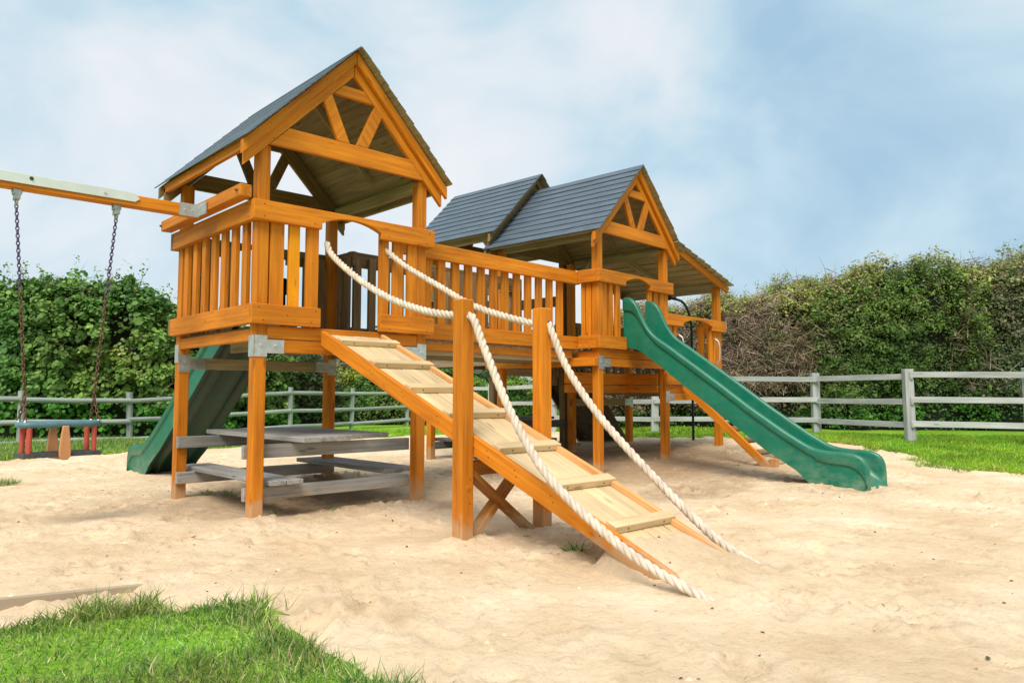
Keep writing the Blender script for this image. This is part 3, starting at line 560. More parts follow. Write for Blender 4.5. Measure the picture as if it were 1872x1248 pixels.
blades('verge_grass', 16000, reg_px([(640, 786), (1000, 778), (1500, 790), (1500, 806), (1150, 800), (960, 790), (700, 800)], .1), .03, .08, LC, [2, 3, 2, .7], 'grass behind the play frame, seen under the bridge', (.012, .02), .5)
def tuft(px, py, r, n, h, label, name='grass_tuft', cols=GC):
    x, y = px_ground(px, py); z = float(sand_height(np.array([x]), np.array([y]))[0])
    az = rng.uniform(0, 2*math.pi, n); el = rng.uniform(.25, 1.35, n); td = np.stack([np.cos(az)*np.cos(el), np.sin(az)*np.cos(el), np.sin(el)], -1)
    b_ = np.stack([rng.normal(0, r*.4, n), rng.normal(0, r*.4, n), np.full(n, -.005)], -1)
    o = strips(name, b_, td, rng.uniform(.4, 1, n)*h, rng.uniform(.004, .008, n), tints(n, cols, [1]*len(cols)), 'blade', None, bend=.5); o.location = (x, y, z); tag(o, label, 'grass tuft'); return o
tuft(1043, 1012, .09, 110, .15, 'small grass tuft in the sand under the ramp')
tuft(12, 885, .14, 260, .14, 'grass tuft in the sand at the left edge below the swing')
tuft(380, 906, .06, 50, .10, 'weedy green sprig by the left leg of the picnic table')
tuft(420, 904, .07, 40, .12, 'thin weed growing beside the near leg of the tower')
tuft(502, 932, .05, 24, .06, 'flat little weed in the sand just right of the near tower leg')
tuft(612, 932, .05, 30, .05, 'tiny weed in front of the picnic table in the middle')
tuft(968, 985, .04, 30, .05, 'tiny green weed at the foot of the crossed ramp braces')
tuft(1348, 851, .05, 30, .06, 'little weed left of the log ladder foot')
tuft(1470, 968, .05, 14, .05, 'lone blades of grass in open sand before the green slide foot') if False else None

# timber edging half buried in the sand
a = px_ground(-60, 1121); b_ = px_ground(262, 1070)
eo = MB(); eo.bar((0, 0, 0), (b_[0]-a[0], b_[1]-a[1], -.045), .035, .10); e1 = eo.build('timber_edging', 'grey'); e1.location = (a[0], a[1], .005); tag(e1, 'half buried grey timber edging board between sand and near left grass', 'edging')

# ------------------------------------------------------------------ fences
def fence(name, label, pts, rails, round_=False, posth=1.2, pw=.11):
    p0 = cam_point(pts[0][0], pts[0][1], 0); r = empty(name, (p0.x, p0.y, 0), 0, label, 'fence')
    Pw = []
    for px, d, base in pts:
        p = cam_point(px, d, base)-Vector((p0.x, p0.y, 0)); Pw.append(p)
        lean = Vector((random.gauss(0, .02), random.gauss(0, .02), 0))
        m = MB()
        if round_: m.tube([p+Vector((0, 0, -.2)), p+Vector((0, 0, posth))+lean], pw/2, 12)
        else:
            dd_ = Vector((fw.x, fw.y, 0)).normalized(); m.bar(p+Vector((0, 0, -.2)), p+Vector((0, 0, posth))+lean, pw, pw*.85, dd_)
        m.build('post', 'fence_grey' if round_ else 'fence', r, .006 if not round_ else 0)
    tow = -Vector((fw.x, fw.y, 0)).normalized()
    for a, b in zip(Pw[:-1], Pw[1:]):
        for h_ in rails:
            m = MB(); j = lambda: Vector((0, 0, random.gauss(0, .012))); o_ = tow*(pw*.5+.012) if not round_ else tow*.06
            d_ = (b-a).normalized()*.02; qa = a+Vector((0, 0, h_))+o_+j()-d_; qb = b+Vector((0, 0, h_))+o_+j()+d_
            if round_: m.tube([qa, (qa+qb)/2+j(), qb], .052, 10)
            else: m.bar(qa, qb, .035, .095)
            m.build('rail', 'fence_grey' if round_ else 'fence', r, .004 if not round_ else 0, smooth=False)
    return r
fence('rail_fence', 'grey round pole fence with three rails in front of the tall hazel hedge', [(-330, 13.0, -.02), (-130, 13.7, -.05), (43, 14.6, -.06), (242, 16.2, -.08), (400, 17.8, -.02), (533, 19.4, .06), (644, 21.6, .05), (745, 23.4, .10), (800, 24.2, .12)], (.12, .53, .97), True, 1.14, .13)
fence('board_fence', 'pale grey three board fence in front of the brown and green hedges', [(790, 21.6, .12), (897, 20.2, .13), (1012, 18.2, .17), (1195, 15.4, .24), (1320, 14.9, .26), (1490, 14.2, .26), (1660, 12.2, .27), (1880, 11.6, .27), (2120, 11.0, .27)], (.26, .64, 1.04), False, 1.15, .14)

# ------------------------------------------------------------------ play frame
W, D, B, OV = 1.605, 1.683, 0.104, 0.058        # post pitch in x and y, post size, rail overhang
ZT, ZB, ST, SB = 2.586, 2.420, 1.735, 1.572     # guard rail top/bottom, skirt board top/bottom
XC = (W+B)/2
def post(parent, x, y, z0, z1, mat='orange', b=B, name='post'):
    m = MB(); m.box(0, b, 0, b, z0, z1); o = m.build(name, mat, parent, .007); o.location = (x, y, 0); return o
def panel_fns(origin, d, outn):
    o = Vector((*origin, 0)); d = Vector((*d, 0)); n = Vector((*outn, 0))
    return lambda u, v, z: o+d*u+n*v+Vector((0, 0, z)), d, n
def panel(parent, origin, d, outn, u0, u1, dz=0, opening=None, bal=(), mat='orange', segs=None, nails=True, skirt=None, rims=True, rail=True, arch=True, balmat=None, bright=None):
    F, dv, nv = panel_fns(origin, d, outn); th = OV
    zt, zb, st, sb = ZT+dz, ZB+dz, ST+dz, SB+dz
    def board(nm, poly, v0, v1, axis, mt=None, nl=()):
        m = MB(); m.prism(poly, lambda p, t: F(p[0], t, p[1]), v0, v1, axis)
        for (u, z) in nl: m.disc(F(u, max(v0, v1), z), nv, .0075, .0015, 1, 6)
        return m.build(nm, [mt or mat, 'nail'], parent, .005)
    if rail:
        if opening and arch:
            a, b = opening; n_ = 12; pts = [(u0, zt), (u0, zb), (a, zb), (a, zb+.055)]
            for i in range(1, n_):
                t = i/n_; pts.append((a+.02+(b-a-.04)*t, zb+.06+.065*math.sin(math.pi*t)**.8))
            pts += [(b, zb+.055), (b, zb), (u1, zb), (u1, zt)]
            board('guard_rail', pts, .002, th, dv, nl=[(u0+.09, zt-.035), (u0+.09, zb+.03), (u1-.06, zt-.03), (u1-.10, zb+.03), (a-.07, zb+.035), (b+.08, zb+.035)] if nails else ())
        else:
            board('guard_rail', [(u0, zb), (u1, zb), (u1, zt), (u0, zt)], .002, th, dv, nl=[(u0+.08, zt-.03), (u0+.05, zb+.03), (u1-.05, zt-.03), (u1-.08, zb+.03)] if nails else ())
    for (a, b) in (skirt if skirt is not None else ([(u0, opening[0]), (opening[1], u1)] if opening else [(u0, u1)])):
        board('skirt_board', [(a, sb), (b, sb), (b, st), (a, st)], .003, th, dv, nl=[(a+.06, st-.03), (a+.1, sb+.03), (b-.05, st-.03), (b-.09, sb+.035), ((a+b)/2, sb+.08)] if nails else ())
    for i, (a, b) in enumerate(bal):
        m = MB(); m.prism([(a, sb+.02), (b, sb+.02), (b, zb+.10), (a, zb+.10)], lambda p, t: F(p[0], t, p[1]), -.040, -.001, (0, 0, 1))
        m.disc(F((a+b)/2, -.001, sb+.25 if i % 2 else zb-.3), nv, .005, .001, 1, 6)
        m.build('baluster', ['orange_bright' if (bright is not None and i == bright) else (balmat or mat), 'nail'], parent, .003)
    if rims:
        a, b = (B, W) if rims is True else rims
        board('rim_joist', [(a, 1.458+dz), (b, 1.458+dz), (b, sb-.004), (a, sb-.004)], -.042, -.003, dv)
def bracket(parent, F, nv, u0, u1, flip, dz=0, mat='zinc', side=True):
    # T shaped plate on post face u0..u0+B and arm along the beam, seen from outside
    z0, z1, za, zb_ = 1.309+dz, 1.483+dz, 1.339+dz, 1.451+dz; m = MB()
    if flip: pl = [(u1, z0), (u1, z1), (u0, z1), (u0, zb_), (u0-.148, zb_), (u0-.148, za), (u0, za), (u0, z0)]
    else: pl = [(u0, z0), (u0, z1), (u1, z1), (u1, zb_), (u1+.148, zb_), (u1+.148, za), (u1, za), (u1, z0)]
    m.prism(pl, lambda p, t: F(p[0], t, p[1]), .0005, .007, (0, 0, 1))
    br = m.build('bracket', mat, parent, 0)
    c = (u0+u1)/2; arm = (u0-.075) if flip else (u1+.075)
    for u in (c, arm):
        k = MB(); k.disc(F(u, .007, (za+zb_)/2+.005), nv, .014, .006, 0, 12, .85); k.disc(F(u, .013, (za+zb_)/2+.005), nv, .008, .005, 0, 8, .6); k.build('bolt', mat, br, 0)
def gable_roof(parent, y0, y1, dz=0, truss=(True, True), frontmat='orange', rearmat='brown', ypost=(0, D+B), n=11, rnd=0, batten=True, brace=False, step=.021):
    ZA = 4.10+dz; sl = 1.02; ux = math.cos(math.atan(sl)); uz = math.sin(math.atan(sl)); LEN = 1.035/ux
    ro = None
    m = MB()
    for sgn in (-1, 1):
        for i in range(n):
            s1 = LEN*(1-i/n); s0 = max(LEN*(1-(i+1)/n)-.03, .0)      # distance from ridge, s1 lower end
            a0, a1 = y0+random.uniform(-.008, .008), y1+random.uniform(-.01, .01)
            def F(p, t, sgn=sgn): s_, h = p; return Vector((XC+sgn*(s_*ux+h*uz), t, ZA-s_*uz+h*ux))
            off = [(s0, .0), (s1, .004+random.uniform(0, .002)), (s1, (step if sgn < 0 else .021)+random.uniform(0, .003)), (s0, .0095)]
            v = [F(p, t) for t in (a0, a1) for p in off]
            fs = [(0, 1, 5, 4), (1, 2, 6, 5), (2, 3, 7, 6), (3, 0, 4, 7), (0, 3, 2, 1), (4, 5, 6, 7)]
            for k, f in enumerate(fs): pass
            m.add(v, [fs[2], fs[1]], (0, 1, 0), 0); m.add(v, [fs[0], fs[3]], (0, 1, 0), 1); m.add(v, [fs[4], fs[5]], (1, 0, 0), 2 if sgn > 0 else 0)
    ro = m.build('roof', ['slate', 'greybrown', 'moss'], parent, 0)
    def bd(nm, poly, ya, yb, mt, nl=()):
        k = MB(); k.prism(poly, lambda p, t: Vector((p[0], t, p[1])), ya, yb, (poly[1][0]-poly[0][0], 0, poly[1][1]-poly[0][1]))
        for (x, z) in nl: k.disc((x, min(ya, yb), z), (0, -1, 0), .006, .0015, 1, 6)
        return k.build(nm, [mt, 'nail'], ro, .004)
    for (tr, s_, yp, mt) in ((truss[0], -1, ypost[0], frontmat), (truss[1], 1, ypost[1], rearmat)):
        if not tr: continue
        ya, yb = yp+s_*.002, yp+s_*.046; yc, ye = yp+s_*.048, yp+s_*.090
        zs_ = lambda x, o: ZA-sl*abs(x-XC)-o
        for sg in (-1, 1):
            xe = XC+sg*1.035; xm = XC+sg*.002
            bd('barge_board', [(xm, zs_(xm, .012)), (xe, zs_(xe, .012)), (xe, zs_(xe, .125)), (xm, zs_(xm, .125))], yc, ye, mt, [(XC+sg*.3, ZA-.37), (XC+sg*.8, ZA-.88)] if mt == 'orange' else ())
            xe2 = XC+sg*1.00
            bd('rafter', [(xm, zs_(xm, .05)), (xe2, zs_(xe2, .05)), (xe2, zs_(xe2, .235)), (xe2-sg*.03, zs_(xe2-sg*.03, .235)), (xm, zs_(xm, .235))], ya, yb-s_*.001, mt)
        zt0 = 3.065+dz
        xl = (ZA-.236-(zt0+.17)+sl*XC)/sl; hw = (ZA-.236-zt0)/sl; hw2 = (ZA-.236-zt0-.17)/sl
        bd('tie_beam', [(XC-hw+.003, zt0), (XC+hw-.003, zt0), (XC+hw2-.003, zt0+.17), (XC-hw2+.003, zt0+.17)], ya+s_*.002, yb, mt, [(XC-.75, zt0+.05), (XC+.75, zt0+.05)])
        hc = (ZA-.236-3.655-dz)/sl; hc2 = (ZA-.236-3.755-dz)/sl
        bd('collar_beam', [(XC-hc+.003, 3.655+dz), (XC+hc-.003, 3.655+dz), (XC+hc2-.003, 3.755+dz), (XC-hc2+.003, 3.755+dz)], ya+s_*.002, yb, mt)
        for sg in (-1, 1):
            bd('strut', [(XC+sg*.30, 3.56+dz), (XC+sg*.225, 3.653+dz), (XC+sg*.035, 3.238+dz), (XC+sg*.155, 3.238+dz)], ya+s_*.004, yb-s_*.001, mt)
    # header plates along both eaves, ridge board and an inner rafter pair
    if not batten: k = MB(); k.box(.004, .05, ypost[0]+B, ypost[1]-B, 2.99+dz, 3.10+dz); k.build('header', 'greybrown', ro, .004)
    k = MB(); k.box(W+B-.05, W+B-.004, ypost[0]+B, ypost[1]-B, 2.99+dz, 3.10+dz); k.build('header', 'greybrown', ro, .004)
    ym = (ypost[0]+ypost[1])/2
    for sg in (-1, 1):
        x0, x1 = XC+sg*.03, XC+sg*.80; bd('inner_rafter', [(x0, ZA-sl*.03-.03), (x1, ZA-sl*.8-.03), (x1, ZA-sl*.8-.11), (x0, ZA-sl*.03-.11)], ym-.02, ym+.02, 'greybrown')
        # eave batten under the overhang
        x0 = XC+sg*1.0; x1 = XC+sg*.965
        k = MB(); k.box(min(x0, x1), max(x0, x1), y0+.09, y1-.09, ZA-sl*1.0-(.10 if batten else .04), ZA-sl*1.0-.012); k.build('eave_batten', frontmat if (sg < 0 and batten) else 'greybrown', ro, .003)
    # knee braces
    for x in ((W+.02,) if brace else ()):
        k = MB(); k.bar((x+.03, ypost[1]-.06, 2.70+dz), (x+.03, ypost[1]-.45, 3.06+dz), .04, .09, (1, 0, 0)); k.build('knee_brace', 'greybrown', ro, .003)
    return ro

FB = [(B+.012, .238), (.285, .380), (.446, .557)]; FB2 = [(1.182, 1.277), (1.330, 1.439), (1.493, 1.601)]
def sidebal(n, a, b, w_=.095):
    p = (b-a-w_)/(n-1); return [(a+i*p, a+i*p+w_) for i in range(n)]
def deck(parent, x0, x1, y0, y1, z, mat='greybrown'):
    m = MB(); n = int(round((y1-y0)/.125))
    for i in range(n):
        a = y0+(y1-y0)*i/n; m.box(x0, x1, a+.004, a+(y1-y0)/n-.004, z-.035, z)
    m.build('deck', mat, parent, .003)
def under_beams(parent, Dl, dz=0, W_=W, rearmat='greybrown'):
    for nm, bx, mt in (('beam', (B+.001, W_-.001, .003, .050, 1.347+dz, 1.452+dz), 'orange'), ('beam', (B+.001, W_-.001, Dl+.003, Dl+.05, 1.25+dz, 1.36+dz), rearmat), ('beam', (.003, .045, B+.001, Dl-.001, 1.44+dz, 1.54+dz), 'orange'), ('beam', (W_+B-.045, W_+B-.003, B+.001, Dl-.001, 1.40+dz, 1.53+dz), rearmat), ('beam', (.5, .545, .052, Dl, 1.42+dz, 1.52+dz), rearmat), ('beam', (1.1, 1.145, .052, Dl, 1.42+dz, 1.52+dz), rearmat)):
        k = MB(); k.box(*bx); k.build(nm, mt, parent, .004)

# ---- tower with the swing arm (front left)
TA = empty('play_tower', (0, 0, 0), 0, 'tall roofed orange play tower nearest the camera, with the climbing ramp at its front', 'play tower', 'roofed play towers')
for x, y in ((0, 0), (W, 0), (0, D), (W, D)): post(TA, x, y, -.3, 3.065)
Ff, _, nf = panel_fns((0, 0), (1, 0), (0, -1)); Fl, _, nl_ = panel_fns((0, 0), (0, 1), (-1, 0))
panel(TA, (0, 0), (1, 0), (0, -1), -OV, W+B+OV, opening=(.556, 1.155), bal=FB+FB2, bright=1)
panel(TA, (0, 0), (0, 1), (-1, 0), 0.0, D+B, bal=sidebal(7, .20, 1.62), rims=False)
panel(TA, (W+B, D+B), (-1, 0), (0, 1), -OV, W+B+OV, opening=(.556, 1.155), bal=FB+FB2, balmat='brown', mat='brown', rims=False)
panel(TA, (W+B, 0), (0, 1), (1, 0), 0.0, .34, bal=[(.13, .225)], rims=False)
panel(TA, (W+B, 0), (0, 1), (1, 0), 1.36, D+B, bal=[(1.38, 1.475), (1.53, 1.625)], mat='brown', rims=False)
under_beams(TA, D); deck(TA, .05, W+B-.05, .05, D+B-.05, 1.562)
bracket(TA, Ff, nf, 0, B, False)
bracket(TA, Ff, nf, W, W+B, True)
Fr, _, nr_ = panel_fns((0, D), (1, 0), (0, -1)); bracket(TA, Fr, nr_, 0, B, False, -.09, 'zinc_matt'); bracket(TA, Fr, nr_, W, W+B, True, -.09, 'zinc_matt')
for y_ in (0.0, D):
    k = MB(); k.box(-.007, -.001, y_+.004, y_+B-.004, 1.309, 1.483); k.build('side_plate', 'zinc', TA, 0)
gable_roof(TA, -.16, D+B+.18, step=.0125)
# support timber carrying the swing arm on the left side, with bolts at both ends
k = MB(); k.box(-OV-.105, -OV-.002, -.02, 1.82, 2.592, 2.695); sbm = k.build('swing_support', 'orange', TA, .007)
for y_ in (.02, 1.79):
    q = MB(); q.disc((-OV-.107, y_+.01, 2.645), (-1, 0, 0), .013, .016, 0, 8, .8); q.build('bolt', 'rust', sbm, 0)

# ---- swing arm and swing
SW = empty('swing_frame', (0, 0, 0), 0, 'orange swing beam with long white steel plate, bolted to the side of the nearest tower', 'swing frame')
k = MB(); k.box(-3.4, -OV-.125, .80, .90, 2.556, 2.656); k.build('beam', 'orange', SW, .007)
k = MB(); pl = [(-3.4, 2.595), (-.70, 2.595), (-.665, 2.625), (-.70, 2.665), (-.78, 2.672), (-3.4, 2.672)]
k.prism(pl, lambda p, t: Vector((p[0], t, p[1])), .788, .797, (1, 0, 0)); pt = k.build('steel_plate', 'whiteplate', SW, .002)
for x, mt in ((-1.44, 'green_dark'), (-.93, 'zinc'), (-2.4, 'zinc')):
    q = MB(); q.disc((x, .788, 2.645 if mt != 'zinc' else 2.63), (0, -1, 0), .016 if mt != 'zinc' else .011, .008, 0, 12, .7); q.build('bolt', mt, pt, 0)
k = MB(); k.box(-.345, -OV-.125, .790, .7985, 2.548, 2.66); k.box(-OV-.125, -OV-.112, .64, .7985, 2.56, 2.665); ang = k.build('angle_bracket', 'zinc', SW, 0)
for x in (-.30, -.235): q = MB(); q.disc((x, .79, 2.60), (0, -1, 0), .010, .007, 0, 8, .7); q.build('bolt', 'zinc', ang, 0)
for sg in (-1, 1):
    k = MB(); k.bar((-3.35, .85+sg*.12, 2.62), (-3.55, .85+sg*1.35, -.2), .1, .1, (0, 1, 0)); k.build('leg', 'orange', SW, .006)
HX1, HX2, SY = -1.52, -.826, .85
for hx_ in (HX1, HX2):
    k = MB(); k.box(hx_-.028, hx_+.028, SY-.035, SY+.035, 2.515, 2.556); k.box(hx_-.036, hx_+.036, SY-.006, SY+.006, 2.53, 2.556); k.box(hx_-.018, hx_+.018, SY-.045, SY+.045, 2.475, 2.515); k.tube([(hx_, SY-.028, 2.475), (hx_, SY-.026, 2.45), (hx_, SY, 2.437), (hx_, SY+.026, 2.45), (hx_, SY+.028, 2.475)], .009, 8); k.build('hanger', 'zinc_matt', SW, .003)
SG = empty('cradle_swing', (-1.155, SY, .55), .16, 'toddler swing seat with blue grey ring, red uprights and tan leg dividers on chains', 'swing')
def S3(x, y, z): return Vector((x+1.155, y-SY, z-.55))
def chain(parent, a, b, mat, r=.0045, lw=.011, pitch=.028, name='chain'):
    m = MB(); a, b = Vector(a), Vector(b); d = b-a; n = int(d.length/pitch); dn = d.normalized(); u = dn.orthogonal().normalized(); v = dn.cross(u)
    for i in range(n):
        c = a+d*((i+.5)/n); s_ = u if i % 2 else v
        m.tube([c+dn*(math.cos(t)*pitch*.68)+s_*(math.sin(t)*lw) for t in [k*math.pi/5 for k in range(10)]], r, 5, closed=True)
    return m.build(name, mat, parent, 0, smooth=True)
for hx_, ex, sg in ((HX1, -1.42, -1), (HX2, -.925, 1)):
    top = Matrix.Rotation(-.16, 3, 'Z') @ S3(hx_, SY, 2.44); spl = S3(ex-.0*sg, SY, 1.0); mid = top.lerp(spl, .45)
    chain(SG, top, mid, 'chainpurple'); chain(SG, mid, spl, 'rust')
    for yy in (-.065, .065): chain(SG, spl, S3(ex+sg*.012, SY+yy, .80), 'rust', name='chain')
    for yy in (-.065, .065): q = MB(); q.tube([S3(ex+sg*.012, SY+yy, .765), S3(ex+sg*.012, SY+yy, .80)], .010, 8); q.disc(S3(ex+sg*.012, SY+yy, .80), (0, 0, 1), .014, .006, 0, 8); q.build('eye_bolt', 'zinc', SG, 0)
ringp = []
for i in range(28):
    t = 2*math.pi*i/28; cx, cy = math.cos(t), math.sin(t); ringp.append(S3(-1.17+.275*math.copysign(abs(cx)**.45, cx), SY+.085*math.copysign(abs(cy)**.6, cy), .775))
k = MB(); k.tube(ringp, .024, 10, closed=True); k.build('ring', 'bluegrey', SG, 0, smooth=True)
for x in (-1.40, -.94):
    for yy in (-.065, .065): k = MB(); k.tube([S3(x, SY+yy, .56), S3(x, SY+yy, .765)], .019, 12); k.build('upright', 'red', SG, 0, smooth=False)
for yy, zz in ((-.115, .0), (.115, .0)):
    pr2 = [(-.022, .765), (-.034, .66), (-.042, .58), (-.040, .535), (-.022, .505), (.022, .505), (.040, .535), (.042, .58), (.034, .66), (.022, .765)]
    k = MB(); k.prism(pr2, lambda p, t: S3(-1.17+p[0], SY+t, p[1]), yy-.011, yy+.011, (0, 0, 1)); k.build('leg_divider', 'tan', SG, .005)
k = MB(); k.box(-.022, .022, -.11, .11, -.036, -.016); o = k.build('divider_strap', 'tan', SG, .003); o.location = (-.015, 0, -.006)
k = MB(); k.box(-.275, .275, -.095, .095, -.022, .012); [k.box(-.25, .25, yy-.003, yy+.003, .012, .0145) for yy in (-.06, -.03, 0, .03, .06)]; o = k.build('seat', 'blackrub', SG, .004); o.location = (-.015, 0, 0)

# ---- picnic tables
def picnic(x_, y_, rz, label, loc=(0, 0, 0), L_=2.05, rear=D, short=0, mt='grey', ex=0):
    r = empty('picnic_table', loc, rz, label, 'picnic table', 'picnic tables built under the towers')
    for (x0, x1, y0, z0, z1) in ((-.022, W+.0-.001, B+.004, .48, .592), (-.015, W-.001, B+.004, .14, .248), (-.005, W+.02, rear-.05, .49, .60), (-.005, W+.08, rear-.05, .15, .262)):
        k = MB(); k.box(x0, x1+ex, y0, y0+.042, z0, z1); k.disc((x0+.04, y0, z1-.03), (0, -1, 0), .006, .002, 1, 6); k.disc((x0+.03, y0, z0+.03), (0, -1, 0), .006, .002, 1, 6); k.build('cross_rail', [mt, 'nail'], r, .004)
    def planks(nm, xa, xb, n, ys, ye, z, t=.042):
        k = MB(); w_ = (xb-xa)/n
        for i in range(n): k.box(xa+i*w_+.003, xa+(i+1)*w_-.003, ys[i], ye-random.uniform(0, .02), z-t, z-random.uniform(0, .002))
        k.build(nm, mt, r, .004)
    planks('table_top', .38, 1.40, 6, [-.13, -.09, -.03, .04, .10, .15], L_-.1, .648)
    planks('bench_seat', .155, .455, 2, [.0, -.005], L_, .302); planks('bench_seat', 1.39, 1.80 if not short else 1.6, 2, [.20, .26], L_-.08, .302)
    return r
picnic(0, 0, 0, 'weathered grey picnic table with two plank benches fixed under the nearest tower')

# ---- second tower (with the right hand slide) and its neighbours share one rotated frame
X0, Y0, TH, DZ = 4.668, .332, .0711, .0185
def Wd(x, y, z=0): c, n = math.cos(TH), math.sin(TH); return Vector((X0+c*x-n*y, Y0+n*x+c*y, z+DZ))
TB = empty('play_tower', Wd(0, 0), TH, 'orange wooden play tower with the front gable above the right hand green slide', 'play tower', 'roofed play towers')
for x, y in ((0, 0), (W, 0), (0, D), (W, D)): post(TB, x, y, -.3, 3.065)
panel(TB, (0, 0), (1, 0), (0, -1), -OV, W+B+OV, opening=(.556, 1.155), bal=[(B+.006, .205), (.245, .335), (.40, .50)]+FB2)
panel(TB, (0, 0), (0, 1), (-1, 0), 0.0, .284, bal=[(.115, .195), (.21, .275)], rims=False)
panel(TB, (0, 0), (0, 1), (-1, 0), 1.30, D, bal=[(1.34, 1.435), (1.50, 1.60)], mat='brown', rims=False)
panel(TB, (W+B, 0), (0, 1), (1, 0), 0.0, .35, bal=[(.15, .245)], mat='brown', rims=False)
under_beams(TB, D); deck(TB, .05, W+B-.05, .05, D+B-.05, 1.562)
bracket(TB, Ff, nf, 0, B, False, 0, 'zinc_matt')
k = MB(); k.box(-.10, -.002, -.004, 1.92, 1.345, 1.452); k.disc((-.101, 1.86, 1.40), (-1, 0, 0), .014, .008, 1, 8); k.build('side_beam', ['orange', 'nail'], TB, .006)
for i in (5.3, 6.3, 7.3):
    k = MB(); k.box(.14+i*.18, .14+i*.18+.09, D-.04, D-.002, 1.12, 1.50); k.build('slat', 'brown', TB, .003)
gable_roof(TB, -.16, D+B+.10, batten=False, brace=True)

# ---- rear tower, higher roof
YD, DD = D+B, 1.42
TD = empty('play_tower', Wd(0, YD), TH, 'rear play tower whose slate roof rises behind and above the others', 'play tower', 'roofed play towers')
for x, y in ((0, .06), (W, .06), (0, DD), (W, DD)): post(TD, x, y, -.3, 3.065+.24, 'brown' if y < 1 else 'orange')
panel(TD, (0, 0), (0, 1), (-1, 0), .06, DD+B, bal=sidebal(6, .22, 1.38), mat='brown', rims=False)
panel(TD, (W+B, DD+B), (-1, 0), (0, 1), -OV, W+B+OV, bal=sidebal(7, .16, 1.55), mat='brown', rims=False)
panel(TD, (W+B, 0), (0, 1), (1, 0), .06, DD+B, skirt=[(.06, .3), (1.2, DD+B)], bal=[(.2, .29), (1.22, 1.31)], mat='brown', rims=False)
for bx in ((B, W, DD+.003, DD+.05, 1.40, 1.52), (.003, .045, .17, DD, 1.40, 1.53), (W+B-.045, W+B-.003, .17, DD, 1.40, 1.53)):
    k = MB(); k.box(*bx); k.build('beam', 'greybrown', TD, .004)
deck(TD, .05, W+B-.05, .06, DD+B-.05, 1.562)
gable_roof(TD, -.13, DD+B+.28, .24, (True, True), 'brown', 'brown', (.06, DD+B), batten=False)
pt2 = picnic(0, 0, 0, 'weathered picnic table with painted shade under the rear tower, mostly hidden behind the ramp', Wd(0, YD-.06), 1.75, DD+.0, 1, 'grey_shade', .17); pt2.rotation_euler.z = TH

# ---- low platform with lean-to roof
LZ_ = -.445
TC_ = empty('play_platform', Wd(W, 0), TH, 'lower orange play platform under the lean-to roof, with the log ladder and arched opening', 'play platform')
for x, y in ((W, 0), (W, D)): post(TC_, x, y, -.3, 2.705)
panel(TC_, (0, 0), (1, 0), (0, -1), -.048, W+B+OV, dz=LZ_, opening=(.436, 1.32), bal=[(B+.012, .205), (.245, .335)]+[(1.335, 1.425), (1.455, 1.53), (1.545, 1.60)], rims=(B, W))
panel(TC_, (W+B, 0), (0, 1), (1, 0), 0.0, .45, dz=LZ_, bal=[(.15, .245), (.3, .395)], mat='orange', rims=False)
panel(TC_, (W+B, 0), (0, 1), (1, 0), 1.1, D+B, dz=LZ_, bal=[(1.12, 1.215), (1.3, 1.395), (1.5, 1.595)], mat='brown', rims=False)
panel(TC_, (W+B, D+B), (-1, 0), (0, 1), -OV, W+.0, dz=LZ_, bal=sidebal(7, .16, 1.50), mat='brown', rims=False)
for bx, mt in (((B+.001, W-.001, .003, .05, 1.347+LZ_, 1.452+LZ_), 'orange'), ((0, W, D+.003, D+.05, 1.25+LZ_, 1.36+LZ_), 'greybrown'), ((W+.03, W+.075, B, D, 1.40+LZ_, 1.53+LZ_), 'greybrown'), ((-W+B, -.001, .60, .645, 1.13, 1.285), 'orange'), ((-W+B, -.001, .60, .645, 1.01, 1.12), 'orange'), ((-.06, -.015, B, D, 1.13, 1.285), 'orange'), ((-.06, -.015, B, D, 1.01, 1.12), 'orange'), ((.8, .845, .06, D, 1.42+LZ_, 1.52+LZ_), 'greybrown')):
    k = MB(); k.box(*bx); k.build('beam', mt, TC_, .004)
deck(TC_, .0, W+B-.05, .05, D+B-.05, 1.562+LZ_)
bracket(TC_, Ff, nf, 0, B, False, LZ_, 'zinc'); bracket(TC_, panel_fns((0, D), (1, 0), (0, -1))[0], nf, W, W+B, True, LZ_-.09, 'zinc')
m = MB(); n = 9; xa, za, xb, zb_ = .13, 3.205, 1.815, 2.735; dl = Vector((xb-xa, 0, zb_-za)); LL = dl.length; dl.normalize(); nn = Vector((-dl.z, 0, dl.x))
for i in range(n):
    s0 = max(LL*i/n-.0, 0); s1 = LL*(i+1)/n+.012; y0, y1 = -.17+random.uniform(-.01, .01), D+B+.1+random.uniform(-.02, .02)
    off = [(s0, .0), (s1, .014), (s1, .036), (s0, .016)]; gap = .012 if i in (1, 3, 5) else 0
    v = [Vector((xa, t, za))+dl*(s_+(gap if s_ == s0 else 0))+nn*(h_-.03) for t in (y0, y1) for s_, h_ in off]
    m.add(v, [(2, 3, 7, 6), (1, 2, 6, 5)], (0, 1, 0), 0); m.add(v, [(0, 1, 5, 4), (3, 0, 4, 7)], (0, 1, 0), 1); m.add(v, [(0, 3, 2, 1), (4, 5, 6, 7)], (1, 0, 0), 2)
rc = m.build('roof', ['slate', 'greybrown', 'moss'], TC_, 0)
def rafterC(y0, y1, mt, nm='barge_board', e=.055, ww=.10, x1_=1.80):
    a = Vector((.12, 0, za-.035)); b = Vector((x1_, 0, za-.035+(x1_-.12)*dl.z/dl.x)); k = MB(); pl = [(a.x, a.z), (b.x, b.z), (b.x, b.z-ww), (a.x, a.z-ww)]
    k.prism(pl, lambda p, t: Vector((p[0], t, p[1])), y0, y1, dl); k.build(nm, mt, rc, .004)
rafterC(-.092, -.050, 'orange'); rafterC(D+B+.02, D+B+.06, 'brown'); rafterC(.85, .89, 'greybrown', 'inner_rafter')
